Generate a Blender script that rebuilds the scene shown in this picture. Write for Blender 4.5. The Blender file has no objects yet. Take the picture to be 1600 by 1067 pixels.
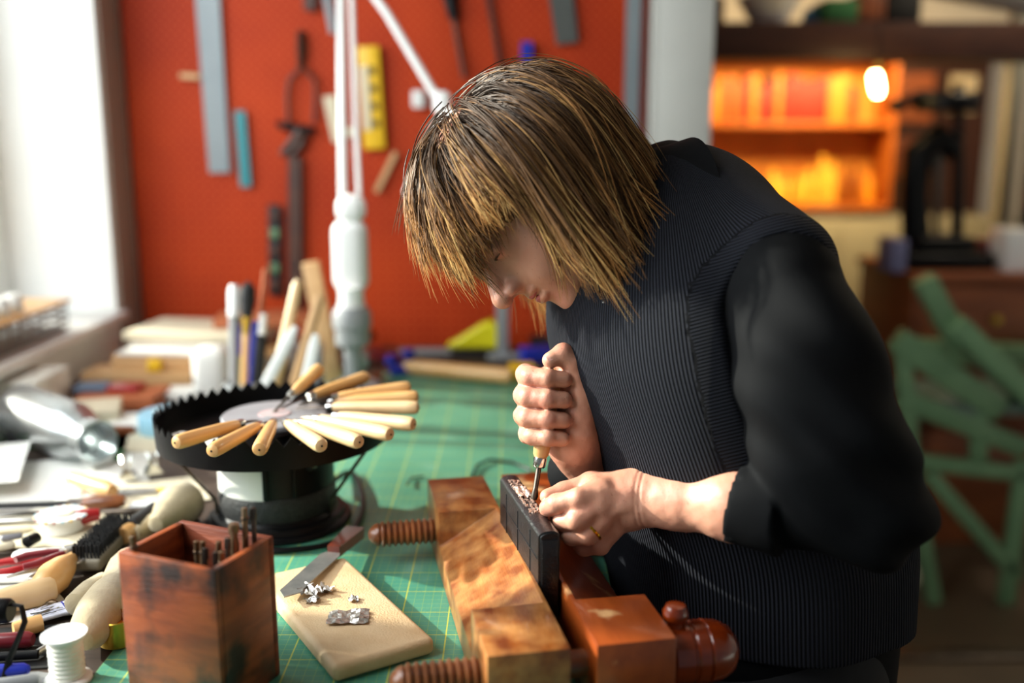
import bpy, bmesh, math, random
import numpy as np
from mathutils import Vector, Matrix, Euler
random.seed(7); rng = np.random.default_rng(7)
SC = bpy.context.scene
COL = SC.collection
PI = math.pi

# ------------------------------------------------------------ camera, world, lights
PITCH = math.radians(11.5); CAMH = 1.4; FPX = 1556.0
cam_d = bpy.data.cameras.new('camera'); cam = bpy.data.objects.new('camera', cam_d); COL.objects.link(cam)
cam.location = (0, 0, CAMH); cam.rotation_euler = (PI/2 - PITCH, 0, 0)
cam_d.sensor_width = 36; cam_d.lens = FPX/1600*36; cam_d.clip_start = .05
cam_d.dof.use_dof = True; cam_d.dof.focus_distance = 1.04; cam_d.dof.aperture_fstop = 1.6
SC.camera = cam
SC.view_settings.view_transform = 'Standard'; SC.view_settings.look = 'None'
SC.view_settings.gamma = 1; SC.view_settings.use_curve_mapping = False
SC.view_settings.exposure = 0.4
w = bpy.data.worlds.new('world'); SC.world = w; w.use_nodes = True
w.node_tree.nodes['Background'].inputs[0].default_value = (.82, .91, 1, 1)
w.node_tree.nodes['Background'].inputs[1].default_value = .13
def light(name, kind, loc, energy, color=(1, 1, 1), to=None, **kw):
    d = bpy.data.lights.new(name, kind); d.energy = energy; d.color = color
    for k, v in kw.items(): setattr(d, k, v)
    o = bpy.data.objects.new(name, d); COL.objects.link(o); o.location = loc
    if to is not None: o.rotation_euler = (Vector(to)-Vector(loc)).to_track_quat('-Z', 'Y').to_euler()
    return o
SUN = Vector((1, -.24, -.42))
light('sun', 'SUN', (-3, -.5, 3), 9.6, (1, .92, .80), to=Vector((-3, -.5, 3))+SUN, angle=math.radians(1.2))
light('window_daylight', 'AREA', (-1.55, 1.1, 1.9), 68, (.95, .97, 1), to=(-.2, 2.0, 1.2), shape='RECTANGLE', size=2.0, size_y=1.4)
light('display_lamp', 'AREA', (1.5, 4.5, 1.9), 22, (1, .66, .28), to=(1.5, 5.2, 1.35), shape='RECTANGLE', size=.8, size_y=.2)
light('back_room_fill', 'POINT', (2.0, 3.4, 2.6), 30, (1, .85, .65), shadow_soft_size=.15)  # unseen fill light, added to brighten the cupboard and back room

def ray(x, y):
    a = (x-800)/FPX; b = -(y-533.5)/FPX
    return Vector((a, math.cos(PITCH)+b*math.sin(PITCH), -math.sin(PITCH)+b*math.cos(PITCH)))
def T(x, y, z=.9):                      # the spot at height z that the photograph shows at x, y
    r = ray(x, y); return Vector((0, 0, CAMH))+r*((z-CAMH)/r.z)
def P(x, y, d):                         # the spot at distance d
    return Vector((0, 0, CAMH))+ray(x, y)*d
def V(*a): return Vector(a)

# ------------------------------------------------------------ materials
MATS = {}
def col(c):
    if isinstance(c, str):
        c = [int(c[i:i+2], 16)/255 for i in (0, 2, 4)]
        c = [x/12.92 if x < .04045 else ((x+.055)/1.055)**2.4 for x in c]
    return (c[0], c[1], c[2], 1)
def mat(name, c1, c2=None, rough=.5, metal=0, scale=8, stretch=(1, 1, 1), bump=0, bscale=60, ramp=(.35, .65),
        c3=None, scale3=3, ramp3=(.5, .6), coat=0, trans=0, emit=None, detail=4, sheen=0, attr=None, sss=0, spec=.5, fn=None):
    if name in MATS: return MATS[name]
    m = bpy.data.materials.new(name); m.use_nodes = True; nt = m.node_tree; N = nt.nodes; L = nt.links
    b = N['Principled BSDF']; b.inputs['Base Color'].default_value = col(c1); b.inputs['Roughness'].default_value = rough
    b.inputs['Metallic'].default_value = metal; b.inputs['Coat Weight'].default_value = coat; b.inputs['Coat Roughness'].default_value = .12
    b.inputs['Transmission Weight'].default_value = trans; b.inputs['Sheen Weight'].default_value = sheen
    b.inputs['Specular IOR Level'].default_value = spec
    if sss: b.inputs['Subsurface Weight'].default_value = sss; b.inputs['Subsurface Radius'].default_value = (.012, .005, .003); b.inputs['Subsurface Scale'].default_value = .5
    if emit: b.inputs['Emission Color'].default_value = col(emit[0]); b.inputs['Emission Strength'].default_value = emit[1]
    tc = N.new('ShaderNodeTexCoord'); mp = N.new('ShaderNodeMapping'); mp.inputs['Scale'].default_value = stretch
    L.new(tc.outputs['Object'], mp.inputs['Vector'])
    def noise(sc, det=4, src=mp):
        n = N.new('ShaderNodeTexNoise'); n.inputs['Scale'].default_value = sc; n.inputs['Detail'].default_value = det
        L.new(src.outputs[0] if src is mp else src.outputs['Object'], n.inputs['Vector']); return n
    def rampn(fac, ca, cb, r):
        cr = N.new('ShaderNodeValToRGB'); cr.color_ramp.elements[0].color = ca; cr.color_ramp.elements[1].color = cb
        cr.color_ramp.elements[0].position = r[0]; cr.color_ramp.elements[1].position = r[1]; L.new(fac, cr.inputs[0]); return cr
    out = None
    if attr:
        a = N.new('ShaderNodeAttribute'); a.attribute_name = attr; out = a.outputs['Color']
    if c2 is not None:
        out = rampn(noise(scale, detail).outputs['Fac'], col(c1), col(c2), ramp).outputs[0]
    if c3 is not None:
        n = noise(scale3, 3, tc); f = rampn(n.outputs['Fac'], (0, 0, 0, 1), (1, 1, 1, 1), ramp3)
        mx = N.new('ShaderNodeMix'); mx.data_type = 'RGBA'; L.new(f.outputs[0], mx.inputs[0])
        if out: L.new(out, mx.inputs[6])
        else: mx.inputs[6].default_value = col(c1)
        mx.inputs[7].default_value = col(c3); out = mx.outputs[2]
    if fn: out = fn(nt, tc, b, out)
    if out: L.new(out, b.inputs['Base Color'])
    if bump:
        bn = N.new('ShaderNodeBump'); bn.inputs['Strength'].default_value = bump; bn.inputs['Distance'].default_value = .002
        L.new(noise(bscale, 3).outputs['Fac'], bn.inputs['Height']); L.new(bn.outputs[0], b.inputs['Normal'])
    MATS[name] = m; return m

def mathn(nt, op, a, b=None, c=None):
    n = nt.nodes.new('ShaderNodeMath'); n.operation = op
    for i, v in enumerate((a, b, c)):
        if v is None: continue
        if isinstance(v, (int, float)): n.inputs[i].default_value = v
        else: nt.links.new(v, n.inputs[i])
    return n.outputs[0]
def mixc(nt, fac, a, b):
    mx = nt.nodes.new('ShaderNodeMix'); mx.data_type = 'RGBA'; nt.links.new(fac, mx.inputs[0])
    for i, v in ((6, a), (7, b)):
        if isinstance(v, (tuple, list)): mx.inputs[i].default_value = v
        else: nt.links.new(v, mx.inputs[i])
    return mx.outputs[2]
def xyz(nt, tc):
    s = nt.nodes.new('ShaderNodeSeparateXYZ'); nt.links.new(tc.outputs['Object'], s.inputs[0]); return s.outputs
def lines(nt, u, period, width):        # 1 on printed lines every period
    f = mathn(nt, 'FRACT', mathn(nt, 'ADD', mathn(nt, 'DIVIDE', u, period), 50.0))
    return mathn(nt, 'LESS_THAN', mathn(nt, 'ABSOLUTE', mathn(nt, 'SUBTRACT', f, .5)), width/period/2)

# ------------------------------------------------------------ mesh builder
class G:
    def __init__(s): s.v = []; s.f = []
    def add(s, vs, fs, M=None):
        n = len(s.v)
        s.v += [tuple(M @ Vector(v)) if M is not None else tuple(v) for v in vs]
        s.f += [tuple(i+n for i in f) for f in fs]; return s
    def box(s, c, d, bev=0, M=None, seg=2, rz=0):
        bm = bmesh.new(); bmesh.ops.create_cube(bm, size=1)
        bmesh.ops.scale(bm, vec=d, verts=bm.verts)
        if bev: bmesh.ops.bevel(bm, geom=bm.edges[:], offset=bev, segments=seg, affect='EDGES', profile=.5)
        X = Matrix.Translation(c) @ Matrix.Rotation(rz, 4, 'Z')
        if M is not None: X = M @ X
        s.add([v.co[:] for v in bm.verts], [[v.index for v in f.verts] for f in bm.faces], X); bm.free(); return s
    def lathe(s, prof, seg=24, M=None, axis='Z', c=(0, 0, 0), sy=1):
        vs = []; fs = []; idx = []
        for r, z in prof:
            if r < 1e-6: idx.append([len(vs)]); vs.append((0, 0, z))
            else:
                idx.append(list(range(len(vs), len(vs)+seg)))
                vs += [(r*math.cos(2*PI*k/seg), r*sy*math.sin(2*PI*k/seg), z) for k in range(seg)]
        for a, b in zip(idx, idx[1:]):
            for k in range(seg):
                q = [a[k % len(a)], a[(k+1) % len(a)], b[(k+1) % len(b)], b[k % len(b)]]
                q = [x for i, x in enumerate(q) if x not in q[:i]]
                if len(q) > 2: fs.append(q)
        if len(idx[0]) > 1 and prof[0] != prof[-1]: fs.append(idx[0][::-1])
        if len(idx[-1]) > 1 and prof[0] != prof[-1]: fs.append(idx[-1])
        X = Matrix.Translation(c)
        if axis == 'X': X = X @ Matrix.Rotation(PI/2, 4, 'Y') @ Matrix.Rotation(PI/2, 4, 'Z')
        if axis == 'Y': X = X @ Matrix.Rotation(-PI/2, 4, 'X')
        if M is not None: X = M @ X
        return s.add(vs, fs, X)
    def tube(s, pts, r, seg=8, closed=False, flat=1):
        pts = [Vector(p) for p in pts]; n = len(pts); vs = []; fs = []
        rr = r if hasattr(r, '__len__') else [r]*n
        nrm = None
        for i, p in enumerate(pts):
            t = (pts[(i+1) % n] if (closed or i < n-1) else p)-(pts[i-1] if (closed or i > 0) else p); t.normalize()
            if nrm is None: nrm = t.orthogonal().normalized() if abs(t.z) > .9 else t.cross(V(0, 0, 1)).normalized()
            nrm = (nrm-t*nrm.dot(t)).normalized(); bn = t.cross(nrm)
            vs += [p+(nrm*math.cos(2*PI*k/seg)+bn*math.sin(2*PI*k/seg)*flat)*rr[i] for k in range(seg)]
        for i in range(n if closed else n-1):
            for k in range(seg):
                a = i*seg; b = ((i+1) % n)*seg
                fs.append((a+k, a+(k+1) % seg, b+(k+1) % seg, b+k))
        if not closed: fs.append(tuple(range(seg))[::-1]); fs.append(tuple((n-1)*seg+k for k in range(seg)))
        return s.add([v[:] for v in vs], fs)
    def prism(s, pts, z0, z1, M=None):
        n = len(pts)
        vs = [(x, y, z0) for x, y in pts]+[(x, y, z1) for x, y in pts]
        fs = [tuple(range(n))[::-1], tuple(range(n, 2*n))]+[(i, (i+1) % n, n+(i+1) % n, n+i) for i in range(n)]
        return s.add(vs, fs, M)
    def mesh(s, name, m=None, angle=38):
        me = bpy.data.meshes.new(name); me.from_pydata(s.v, [], s.f)
        bm = bmesh.new(); bm.from_mesh(me); bmesh.ops.recalc_face_normals(bm, faces=bm.faces); bm.to_mesh(me); bm.free()
        me.shade_smooth(); me.set_sharp_from_angle(angle=math.radians(angle))
        if m: me.materials.append(m)
        return me
    def obj(s, name, m, parent=None, label=None, angle=38):
        o = bpy.data.objects.new(name, s.mesh(name, m, angle)); COL.objects.link(o)
        if parent is not None: o.parent = parent
        if label: o['label'] = label
        return o
def tag(o, label, cat, group=None, kind=None):
    o['label'] = label; o['category'] = cat
    if group: o['group'] = group
    if kind: o['kind'] = kind
    return o
def struct(o): o['kind'] = 'structure'; return o
def thing(name, label, cat, loc=(0, 0, 0), rz=0, group=None, M=None):
    o = bpy.data.objects.new(name, None); o.empty_display_size = .02; COL.objects.link(o)
    if M is not None: o.matrix_world = M
    else: o.location = loc; o.rotation_euler = (0, 0, rz)
    return tag(o, label, cat, group)
def at(o, loc, rz=0, M=None):
    if M is not None: o.matrix_world = M
    else: o.location = loc; o.rotation_euler = (0, 0, rz)
    return o
def frame(a, b, up=(0, 0, 1)):         # origin a, x towards b
    x = (b-a).normalized(); y = Vector(up).cross(x).normalized(); z = x.cross(y)
    M = Matrix((x, y, z)).transposed().to_4x4(); M.translation = a; return M
def copy_tree(o, parent=None):
    c = o.copy(); COL.objects.link(c)
    if parent is not None: c.parent = parent
    for ch in list(o.children): copy_tree(ch, c)
    return c

# ------------------------------------------------------------ implicit surfaces (numpy surface nets)
def smin(a, b, k):
    h = np.clip(.5+.5*(b-a)/k, 0, 1); return b*(1-h)+a*h-k*h*(1-h)
def smax(a, b, k): return -smin(-a, -b, k)
def cone(p, a, b, ra, rb):
    a = np.asarray(a, float); b = np.asarray(b, float); ab = b-a
    t = np.clip(((p-a)@ab)/(ab@ab), 0, 1); q = p-a-t[:, None]*ab
    return np.sqrt((q*q).sum(1))-(ra+(rb-ra)*t)
def ell(p, c, r, R=None):
    q = p-np.asarray(c, float)
    if R is not None: q = q@R
    r = np.asarray(r, float); k0 = np.sqrt(((q/r)**2).sum(1))+1e-9; k1 = np.sqrt(((q/r**2)**2).sum(1))+1e-9
    return k0*(k0-1)/k1
def sdf_mesh(F, lo, hi, h, B=12):
    lo = np.asarray(lo, float); hi = np.asarray(hi, float)
    nb = np.maximum(1, np.ceil((hi-lo)/(h*B)).astype(int))
    n = nb*B+1
    bc = np.stack(np.meshgrid(*[np.arange(k) for k in nb], indexing='ij'), -1).reshape(-1, 3)
    cen = lo+(bc*B+B/2)*h
    fv = F(cen); act = np.abs(fv) < B*h*.9*1.35
    vals = np.ones(n, np.float32)
    for b, v in zip(bc[~act], fv[~act]):
        if v < 0: vals[b[0]*B:(b[0]+1)*B+1, b[1]*B:(b[1]+1)*B+1, b[2]*B:(b[2]+1)*B+1] = -1
    loc = np.stack(np.meshgrid(*[np.arange(B+1)]*3, indexing='ij'), -1).reshape(-1, 3)
    ab = bc[act]
    for i in range(0, len(ab), 200):
        idx = (ab[i:i+200, None, :]*B+loc[None]).reshape(-1, 3)
        vals[idx[:, 0], idx[:, 1], idx[:, 2]] = F(lo+idx*h)
    s = vals < 0; nx, ny, nz = n-1
    cnt = np.zeros((nx, ny, nz), np.int8)
    for dx in (0, 1):
        for dy in (0, 1):
            for dz in (0, 1): cnt += s[dx:dx+nx, dy:dy+ny, dz:dz+nz]
    cells = np.argwhere((cnt > 0) & (cnt < 8)); ids = -np.ones((nx, ny, nz), np.int64); ids[tuple(cells.T)] = np.arange(len(cells))
    acc = np.zeros((len(cells), 3)); num = np.zeros(len(cells))
    cs = [(a, b, c) for a in (0, 1) for b in (0, 1) for c in (0, 1)]
    for c0 in cs:
        for ax in range(3):
            if c0[ax]: continue
            c1 = list(c0); c1[ax] = 1; c1 = tuple(c1)
            v0 = vals[tuple((cells+c0).T)].astype(float); v1 = vals[tuple((cells+c1).T)].astype(float)
            m = (v0 < 0) != (v1 < 0); t = np.where(m, v0/np.where(m, v0-v1, 1), 0)
            p = np.array(c0)+t[:, None]*(np.array(c1)-np.array(c0)); acc[m] += p[m]; num[m] += 1
    verts = lo+(cells+acc/num[:, None])*h
    quads = []
    for ax in range(3):
        u, v = [(1, 2), (2, 0), (0, 1)][ax]
        sl0 = [slice(None)]*3; sl1 = [slice(None)]*3; sl0[ax] = slice(0, -1); sl1[ax] = slice(1, None)
        a = s[tuple(sl0)]; b = s[tuple(sl1)]; e = np.argwhere(a != b)
        ok = (e[:, u] > 0) & (e[:, v] > 0) & (e[:, u] < n[u]-1) & (e[:, v] < n[v]-1); e = e[ok]
        sgn = a[tuple(e.T)]
        def cid(du, dv):
            q = e.copy(); q[:, u] -= du; q[:, v] -= dv; return ids[tuple(q.T)]
        q = np.stack([cid(1, 1), cid(0, 1), cid(0, 0), cid(1, 0)], 1)
        q[~sgn] = q[~sgn][:, ::-1]; quads.append(q)
    quads = np.concatenate(quads)
    return verts, quads[(quads >= 0).all(1)]
def np_obj(name, verts, faces, m, parent=None, world=True, attrs=None):
    me = bpy.data.meshes.new(name); nv = len(verts); k = faces.shape[1]; nf = len(faces)
    me.vertices.add(nv); me.vertices.foreach_set('co', np.asarray(verts, np.float32).ravel())
    me.loops.add(nf*k); me.loops.foreach_set('vertex_index', np.asarray(faces, np.int32).ravel())
    me.polygons.add(nf); me.polygons.foreach_set('loop_start', np.arange(0, nf*k, k, dtype=np.int32))
    me.polygons.foreach_set('loop_total', np.full(nf, k, np.int32))
    me.update(calc_edges=True); me.validate(); me.shade_smooth()
    for an, (ty, dat) in (attrs or {}).items():
        a = me.attributes.new(an, ty, 'POINT')
        a.data.foreach_set('color' if ty == 'FLOAT_COLOR' else 'value', np.asarray(dat, np.float32).ravel())
    me.materials.append(m)
    o = bpy.data.objects.new(name, me); COL.objects.link(o)
    if parent is not None:
        o.parent = parent
        if world: o.location = -parent.location
    return o
def vnoise(p, s, seed=0):               # cheap smooth value in -1..1
    q = p*s+seed*7.3
    return (np.sin(q[:, 0]*1.7+np.sin(q[:, 1]*1.3+seed))+np.sin(q[:, 1]*2.1+np.sin(q[:, 2]*1.9))+np.sin(q[:, 2]*1.5+np.sin(q[:, 0]*2.3+seed)))/3

# ------------------------------------------------------------ material library
def grid_fn(nt, tc, b, out):
    s = xyz(nt, tc)
    mi = mathn(nt, 'MAXIMUM', lines(nt, s[0], .01, .0006), lines(nt, s[1], .01, .0006))
    ma = mathn(nt, 'MAXIMUM', lines(nt, s[0], .05, .0014), lines(nt, s[1], .05, .0011))
    c = mixc(nt, mathn(nt, 'MULTIPLY', mi, .55), out, col('8fae5a'))
    return mixc(nt, mathn(nt, 'MULTIPLY', ma, .9), c, col('b8bf50'))
def peg_fn(nt, tc, b, out):
    s = xyz(nt, tc)
    d = []
    for u in (s[0], s[2]):
        f = mathn(nt, 'SUBTRACT', mathn(nt, 'FRACT', mathn(nt, 'ADD', mathn(nt, 'DIVIDE', u, .022), 50.)), .5)
        d.append(mathn(nt, 'MULTIPLY', f, f))
    k = mathn(nt, 'LESS_THAN', mathn(nt, 'ADD', d[0], d[1]), .030)
    return mixc(nt, mathn(nt, 'MULTIPLY', k, .5), out, col('e8743c'))
m_mat = mat('cutting_mat_green', '3d846e', '50947c', rough=.42, scale=6, fn=grid_fn, c3='74aa96', scale3=9, ramp3=(.55, .75), bump=.15, bscale=300)
m_peg = mat('red_pegboard', '9c2804', 'b23606', rough=.6, spec=.2, scale=3, fn=peg_fn, bump=.1)
m_plaster = mat('white_plaster', 'e9e8e2', 'f2f1ec', rough=.8, scale=5, bump=.1)
m_shadewall = mat('shaded_wall_tone', 'a08e80', '8f7d70', rough=.8, scale=3, stretch=(1, 1, .2))
m_post = mat('grey_white_paint', 'c9c8c0', 'bdbcb4', rough=.6, scale=3)
m_floor = mat('floor_lino', '5a4a36', '4a3c2c', rough=.5, scale=2)
m_ceil = mat('ceiling_paint', 'b8b4aa', rough=.9)
m_bench = mat('bench_dark', '4a3a2e', '33271f', rough=.6, scale=8, stretch=(1, 10, 1))
m_press = mat('press_wood', '6a300e', '965018', rough=.38, scale=9, stretch=(6, .7, 6), c3='c48c50', scale3=38, ramp3=(.36, .80), coat=.35, bump=.25, bscale=90)
m_press2 = mat('press_wood_dark', '8a3c12', 'a04a18', rough=.35, scale=9, stretch=(6, .7, 6), c3='e0b27a', scale3=22, ramp3=(.6, .72), coat=.35, bump=.2)
m_screw = mat('screw_wood', '6a3a1c', '9a5a30', rough=.35, scale=30, coat=.3)
m_knob = mat('red_turned_wood', '8a3208', '6a2206', rough=.25, scale=20, stretch=(.3, 2, 2), coat=.5)
m_boxw = mat('box_wood', '6e2e12', '9c4c20', rough=.45, scale=7, stretch=(1.2, 1.2, 9), c3='24100a', scale3=20, ramp3=(.47, .66), coat=.15, bump=.3, bscale=60)
m_boxin = mat('box_wood_inside', '8a4020', '5c2410', rough=.6, scale=9, stretch=(1, 1, 9), bump=.3)
m_board = mat('board_leather', 'd2b084', 'dcbf96', rough=.62, scale=30, bump=.35, bscale=500, c3='c09a6a', scale3=8, ramp3=(.62, .78))
m_boxwood = mat('handle_wood', 'cf9a5a', 'dcae74', rough=.38, scale=30, stretch=(.3, 2, 2), coat=.2)
m_boxwood2 = mat('handle_wood_pale', 'deb884', 'e8c89a', rough=.4, scale=30, stretch=(.3, 2, 2), coat=.15)
m_steel = mat('steel', 'a4a4a2', 'c4c2bc', rough=.34, metal=.75, scale=40)
m_steeld = mat('dark_steel', '4a4440', '70665c', rough=.38, metal=1, scale=60)
m_bronze = mat('old_steel', '6a5038', '948068', rough=.4, metal=.8, scale=60, stretch=(.3, 1, 1))
m_nickel = mat('nickel', 'd8d8d4', rough=.18, metal=1)
m_black = mat('black_enamel', '070708', '0c0c0d', rough=.4, scale=30, bump=.1, spec=.2)
m_blackm = mat('black_matte', '0d0d0e', rough=.7)
m_leather = mat('black_leather', '0e0f11', '17181b', rough=.36, scale=60, bump=.45, bscale=420, coat=.15)
m_foil = mat('silver_foil', 'eceae6', 'b8b2aa', rough=.25, metal=.75, scale=120, bump=.5, bscale=300)
m_copper = mat('copper_leaf', 'd8a890', 'fae6d8', rough=.3, metal=.6, scale=200, bump=.6, bscale=500)
m_white = mat('white_plastic', 'e8e8e4', rough=.35)
m_thread = mat('white_thread', 'dedccf', 'eceadf', rough=.75, scale=60, bump=.2)
m_paper = mat('white_paper', 'e8e6de', rough=.8)
m_cream = mat('cream_paper', 'd8ccb0', rough=.8)
m_greyd = mat('grey_disc', '86868a', '929296', rough=.4, scale=20)
m_yellow = mat('yellow_plastic', 'd8cc10', 'e0d820', rough=.4, scale=8)
m_yel2 = mat('amber_yellow', 'e8b820', rough=.4)
m_blue = mat('blue_plastic', '1c2c9c', rough=.35)
m_teal = mat('teal_steel', '1a7f86', rough=.4)
m_greym = mat('grey_steel_rule', '7a8286', '868e90', rough=.45, scale=4, metal=.2)
m_redp = mat('red_handle', '9c1418', rough=.3, coat=.3)
m_maroon = mat('maroon_handle', '6a1820', rough=.3, coat=.3)
m_suede = mat('suede', 'a09070', 'b4a482', rough=.95, scale=40, bump=.3, bscale=300, sheen=.3)
m_dkgreen = mat('dark_green_cloth', '2c6a3c', rough=.8)
m_tan = mat('pale_timber', 'd0a878', 'c09462', rough=.6, scale=8, stretch=(.4, 3, 3))
m_terra = mat('terracotta_card', 'b0623a', rough=.7)
m_grey = mat('grey_paint', '8a8c8c', rough=.45)
m_brown = mat('dark_brown_wood', '3a1c10', '4c2816', rough=.5, scale=8, stretch=(1, 1, 6))
m_cab = mat('cabinet_wood', '8a4a22', '743a1a', rough=.5, scale=5, stretch=(1, 1, 6))
m_mgreen = mat('machine_green', '6a8a62', '5c7c56', rough=.5, scale=10)
m_brass = mat('brass', 'b8963c', rough=.3, metal=1)
m_gold = mat('gold', 'd8a028', rough=.2, metal=1)
m_orange = mat('orange_plastic', 'e08020', rough=.4)
m_ltblue = mat('pale_blue', '9ccce0', rough=.5)
def glass_mat(name, tint, r=.05, a=.12):
    m = bpy.data.materials.new(name); m.use_nodes = True; nt = m.node_tree; nt.nodes.clear()
    o = nt.nodes.new('ShaderNodeOutputMaterial'); t = nt.nodes.new('ShaderNodeBsdfTransparent'); g = nt.nodes.new('ShaderNodeBsdfGlossy')
    t.inputs[0].default_value = col(tint); g.inputs['Roughness'].default_value = r
    lw = nt.nodes.new('ShaderNodeLayerWeight'); lw.inputs[0].default_value = .35
    f = mathn(nt, 'ADD', mathn(nt, 'MULTIPLY', lw.outputs['Facing'], .6), a)
    mx = nt.nodes.new('ShaderNodeMixShader'); nt.links.new(f, mx.inputs[0]); nt.links.new(t.outputs[0], mx.inputs[1]); nt.links.new(g.outputs[0], mx.inputs[2])
    nt.links.new(mx.outputs[0], o.inputs[0]); return m
m_glass = glass_mat('clear_glass', 'eef6f8', .3, .3); m_pane = glass_mat('window_glass', 'f4f8f8', .02, .03); m_cup = glass_mat('clear_plastic', 'f0f0f4', .15, .25)

# ------------------------------------------------------------ the room
def slab(name, x0, x1, y0, y1, z0, z1, m, bev=0, parent=None):
    g = G().box(((x0+x1)/2, (y0+y1)/2, (z0+z1)/2), (x1-x0, y1-y0, z1-z0), bev)
    o = g.obj(name, m, parent)
    return struct(o) if parent is None else o
WX = -.93; WY = 2.44
slab('floor', -1.6, 4.2, -1.5, 7.0, -.05, 0, m_floor)
slab('ceiling', -1.6, 4.2, -1.5, 7.0, 2.9, 2.95, m_ceil)
lw = thing('wall_left', '', '', (0, 0, 0)); del lw['label']; del lw['category']; struct(lw)
slab('wall_panel', WX-.34, WX, -1.5, 2.31, 0, .985, m_plaster, parent=lw)
slab('wall_panel', WX-.34, WX, -1.5, 2.31, 2.62, 2.9, m_plaster, parent=lw)
slab('wall_panel', WX-.34, WX, 2.31, 2.6, 0, 2.9, m_plaster, parent=lw)
slab('sill_board', WX-.34, WX+.03, -1.4, 2.31, .986, 1.006, m_white, .004, parent=lw)
slab('trim_1', WX, WX+.008, 2.325, WY, 0, 2.9, m_shadewall)  # wall strip lying in shade; the shade is put into its colour
wn = thing('window_1', '', '', (WX-.3, 0, 0)); del wn['label']; del wn['category']; struct(wn)
for y0, y1 in ((2.24, 2.31), (1.13, 1.19), (.1, .16), (-1.4, -1.34)): slab('window_frame', -.04, .06, y0, y1, 1.007, 2.62, m_white, .006, parent=wn)
for z0, z1 in ((1.007, 1.07), (2.55, 2.62)): slab('window_rail', -.035, .055, -1.34, 2.24, z0, z1, m_white, .006, parent=wn)
for y0, y1 in ((1.19, 2.24), (.16, 1.13), (-1.34, .1)): slab('pane', 0, .006, y0, y1, 1.07, 2.55, m_pane, parent=wn)
slab('wall_back', -1.6, .36, WY+.03, 2.6, 0, 2.9, m_plaster)
peg = slab('pegboard', WX+.012, .318, WY, WY+.012, .86, 2.7, m_peg); del peg['kind']
tag(peg, 'red painted pegboard covering the wall behind the bench', 'pegboard')
trim = struct(G().box((.40, WY+.02, 1.45), (.135, .14, 2.9), .006).box((.33, WY-.03, 1.45), (.012, .04, 2.9), .002).obj('trim_2', m_post))
slab('wall_right', 3.9, 4.0, -1.5, 7, 0, 2.9, m_plaster)
slab('wall_far', .36, 4.2, 6.2, 6.3, 0, 2.9, m_plaster)
slab('wall_partition', .36, .46, 2.6, 6.2, 0, 2.9, m_brown)

# ------------------------------------------------------------ workbench and mat
bench = thing('workbench', 'long dark workbench under the clutter below the red pegboard', 'workbench', (0, 0, 0))
G().box((-.41, 1.33, .872), (1.04, 2.16, .05), .004).obj('worktop', m_bench, bench)
for x in (-.87, .08):
    for y in (.32, 2.35): G().box((x, y, .4235), (.07, .07, .847), .003).obj('leg', m_bench, bench)
G().box((-.40, .30, .80), (.88, .02, .09), .002).obj('apron', m_bench, bench)
cm = thing('cutting_mat', 'green self-healing cutting mat with a fine yellow grid, covering the bench', 'cutting mat', (-.143, 1.32, .8975))
G().box((0, 0, .001), (.512, 1.60, .002), .0008).obj('mat_sheet', m_mat, cm)

# ------------------------------------------------------------ bookbinder's lying press
# local frame: y runs along the cheeks from the near end (y=0) to the far end, x across
ang = math.atan2(.196, 1)
PM = Matrix.Translation((.0615, .78, .9)) @ Matrix.Rotation(ang, 4, 'Z')
press = thing('lying_press', "bookbinder's wooden lying press with two cheeks and wooden screws on the green mat", 'press', M=PM)
def cheek(sgn, x_in, wdt, L=.452, zb=.001, zt=.0755, b0=.088, b1=.335):
    # profile rectangles at the two block ends; between them the outer top edge is planed to a slope
    g = G(); xo = x_in+sgn*wdt
    def ringv(y, sl):
        zt_o = zt-.043 if sl else zt
        return [(x_in, y, zb), (xo, y, zb), (xo, y, zt_o), (x_in+sgn*(.004 if sl else wdt*.5), y, zt), (x_in, y, zt)]
    rs = [ringv(0, 0), ringv(b0, 0), ringv(b0+.0002, 1), ringv(b1-.0002, 1), ringv(b1, 0), ringv(L, 0)]
    vs = [p for r in rs for p in r]; fs = [(0, 1, 2, 3, 4), tuple(range(25, 30))]
    for i in range(5):
        for k in range(5): fs.append((i*5+k, i*5+(k+1) % 5, i*5+5+(k+1) % 5, i*5+5+k))
    g.add(vs, fs)
    me = g.mesh('cheek', None); bm = bmesh.new(); bm.from_mesh(me)
    ed = [e for e in bm.edges if e.calc_face_angle(0) > .6]
    bmesh.ops.bevel(bm, geom=ed, offset=.0014, segments=2, affect='EDGES', profile=.5)
    bm.to_mesh(me); bm.free(); me.shade_smooth(); me.set_sharp_from_angle(angle=math.radians(30))
    return me
for nm, sgn, xi, wd, m in (('cheek', -1, -.0115, .0725, m_press), ('cheek', 1, .0115, .072, m_press2)):
    o = bpy.data.objects.new(nm, cheek(sgn, xi, wd)); o.data.materials.append(m); COL.objects.link(o); o.parent = press
def threaded(x0, x1, r, pitch, tip, n=20):
    prof = []; L = x1-x0; k = int(L/pitch)
    prof = [(0, -tip), (r*.28, -tip*.95), (r*.55, -tip*.75), (r*.8, -tip*.4), (r*.88, -.002)]
    for i in range(k):
        z = i*pitch; prof += [(r*.80, z+.08*pitch), (r*1.0, z+.42*pitch), (r*1.0, z+.62*pitch), (r*.80, z+.95*pitch)]
    prof += [(r*.8, L)]
    return prof
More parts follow.
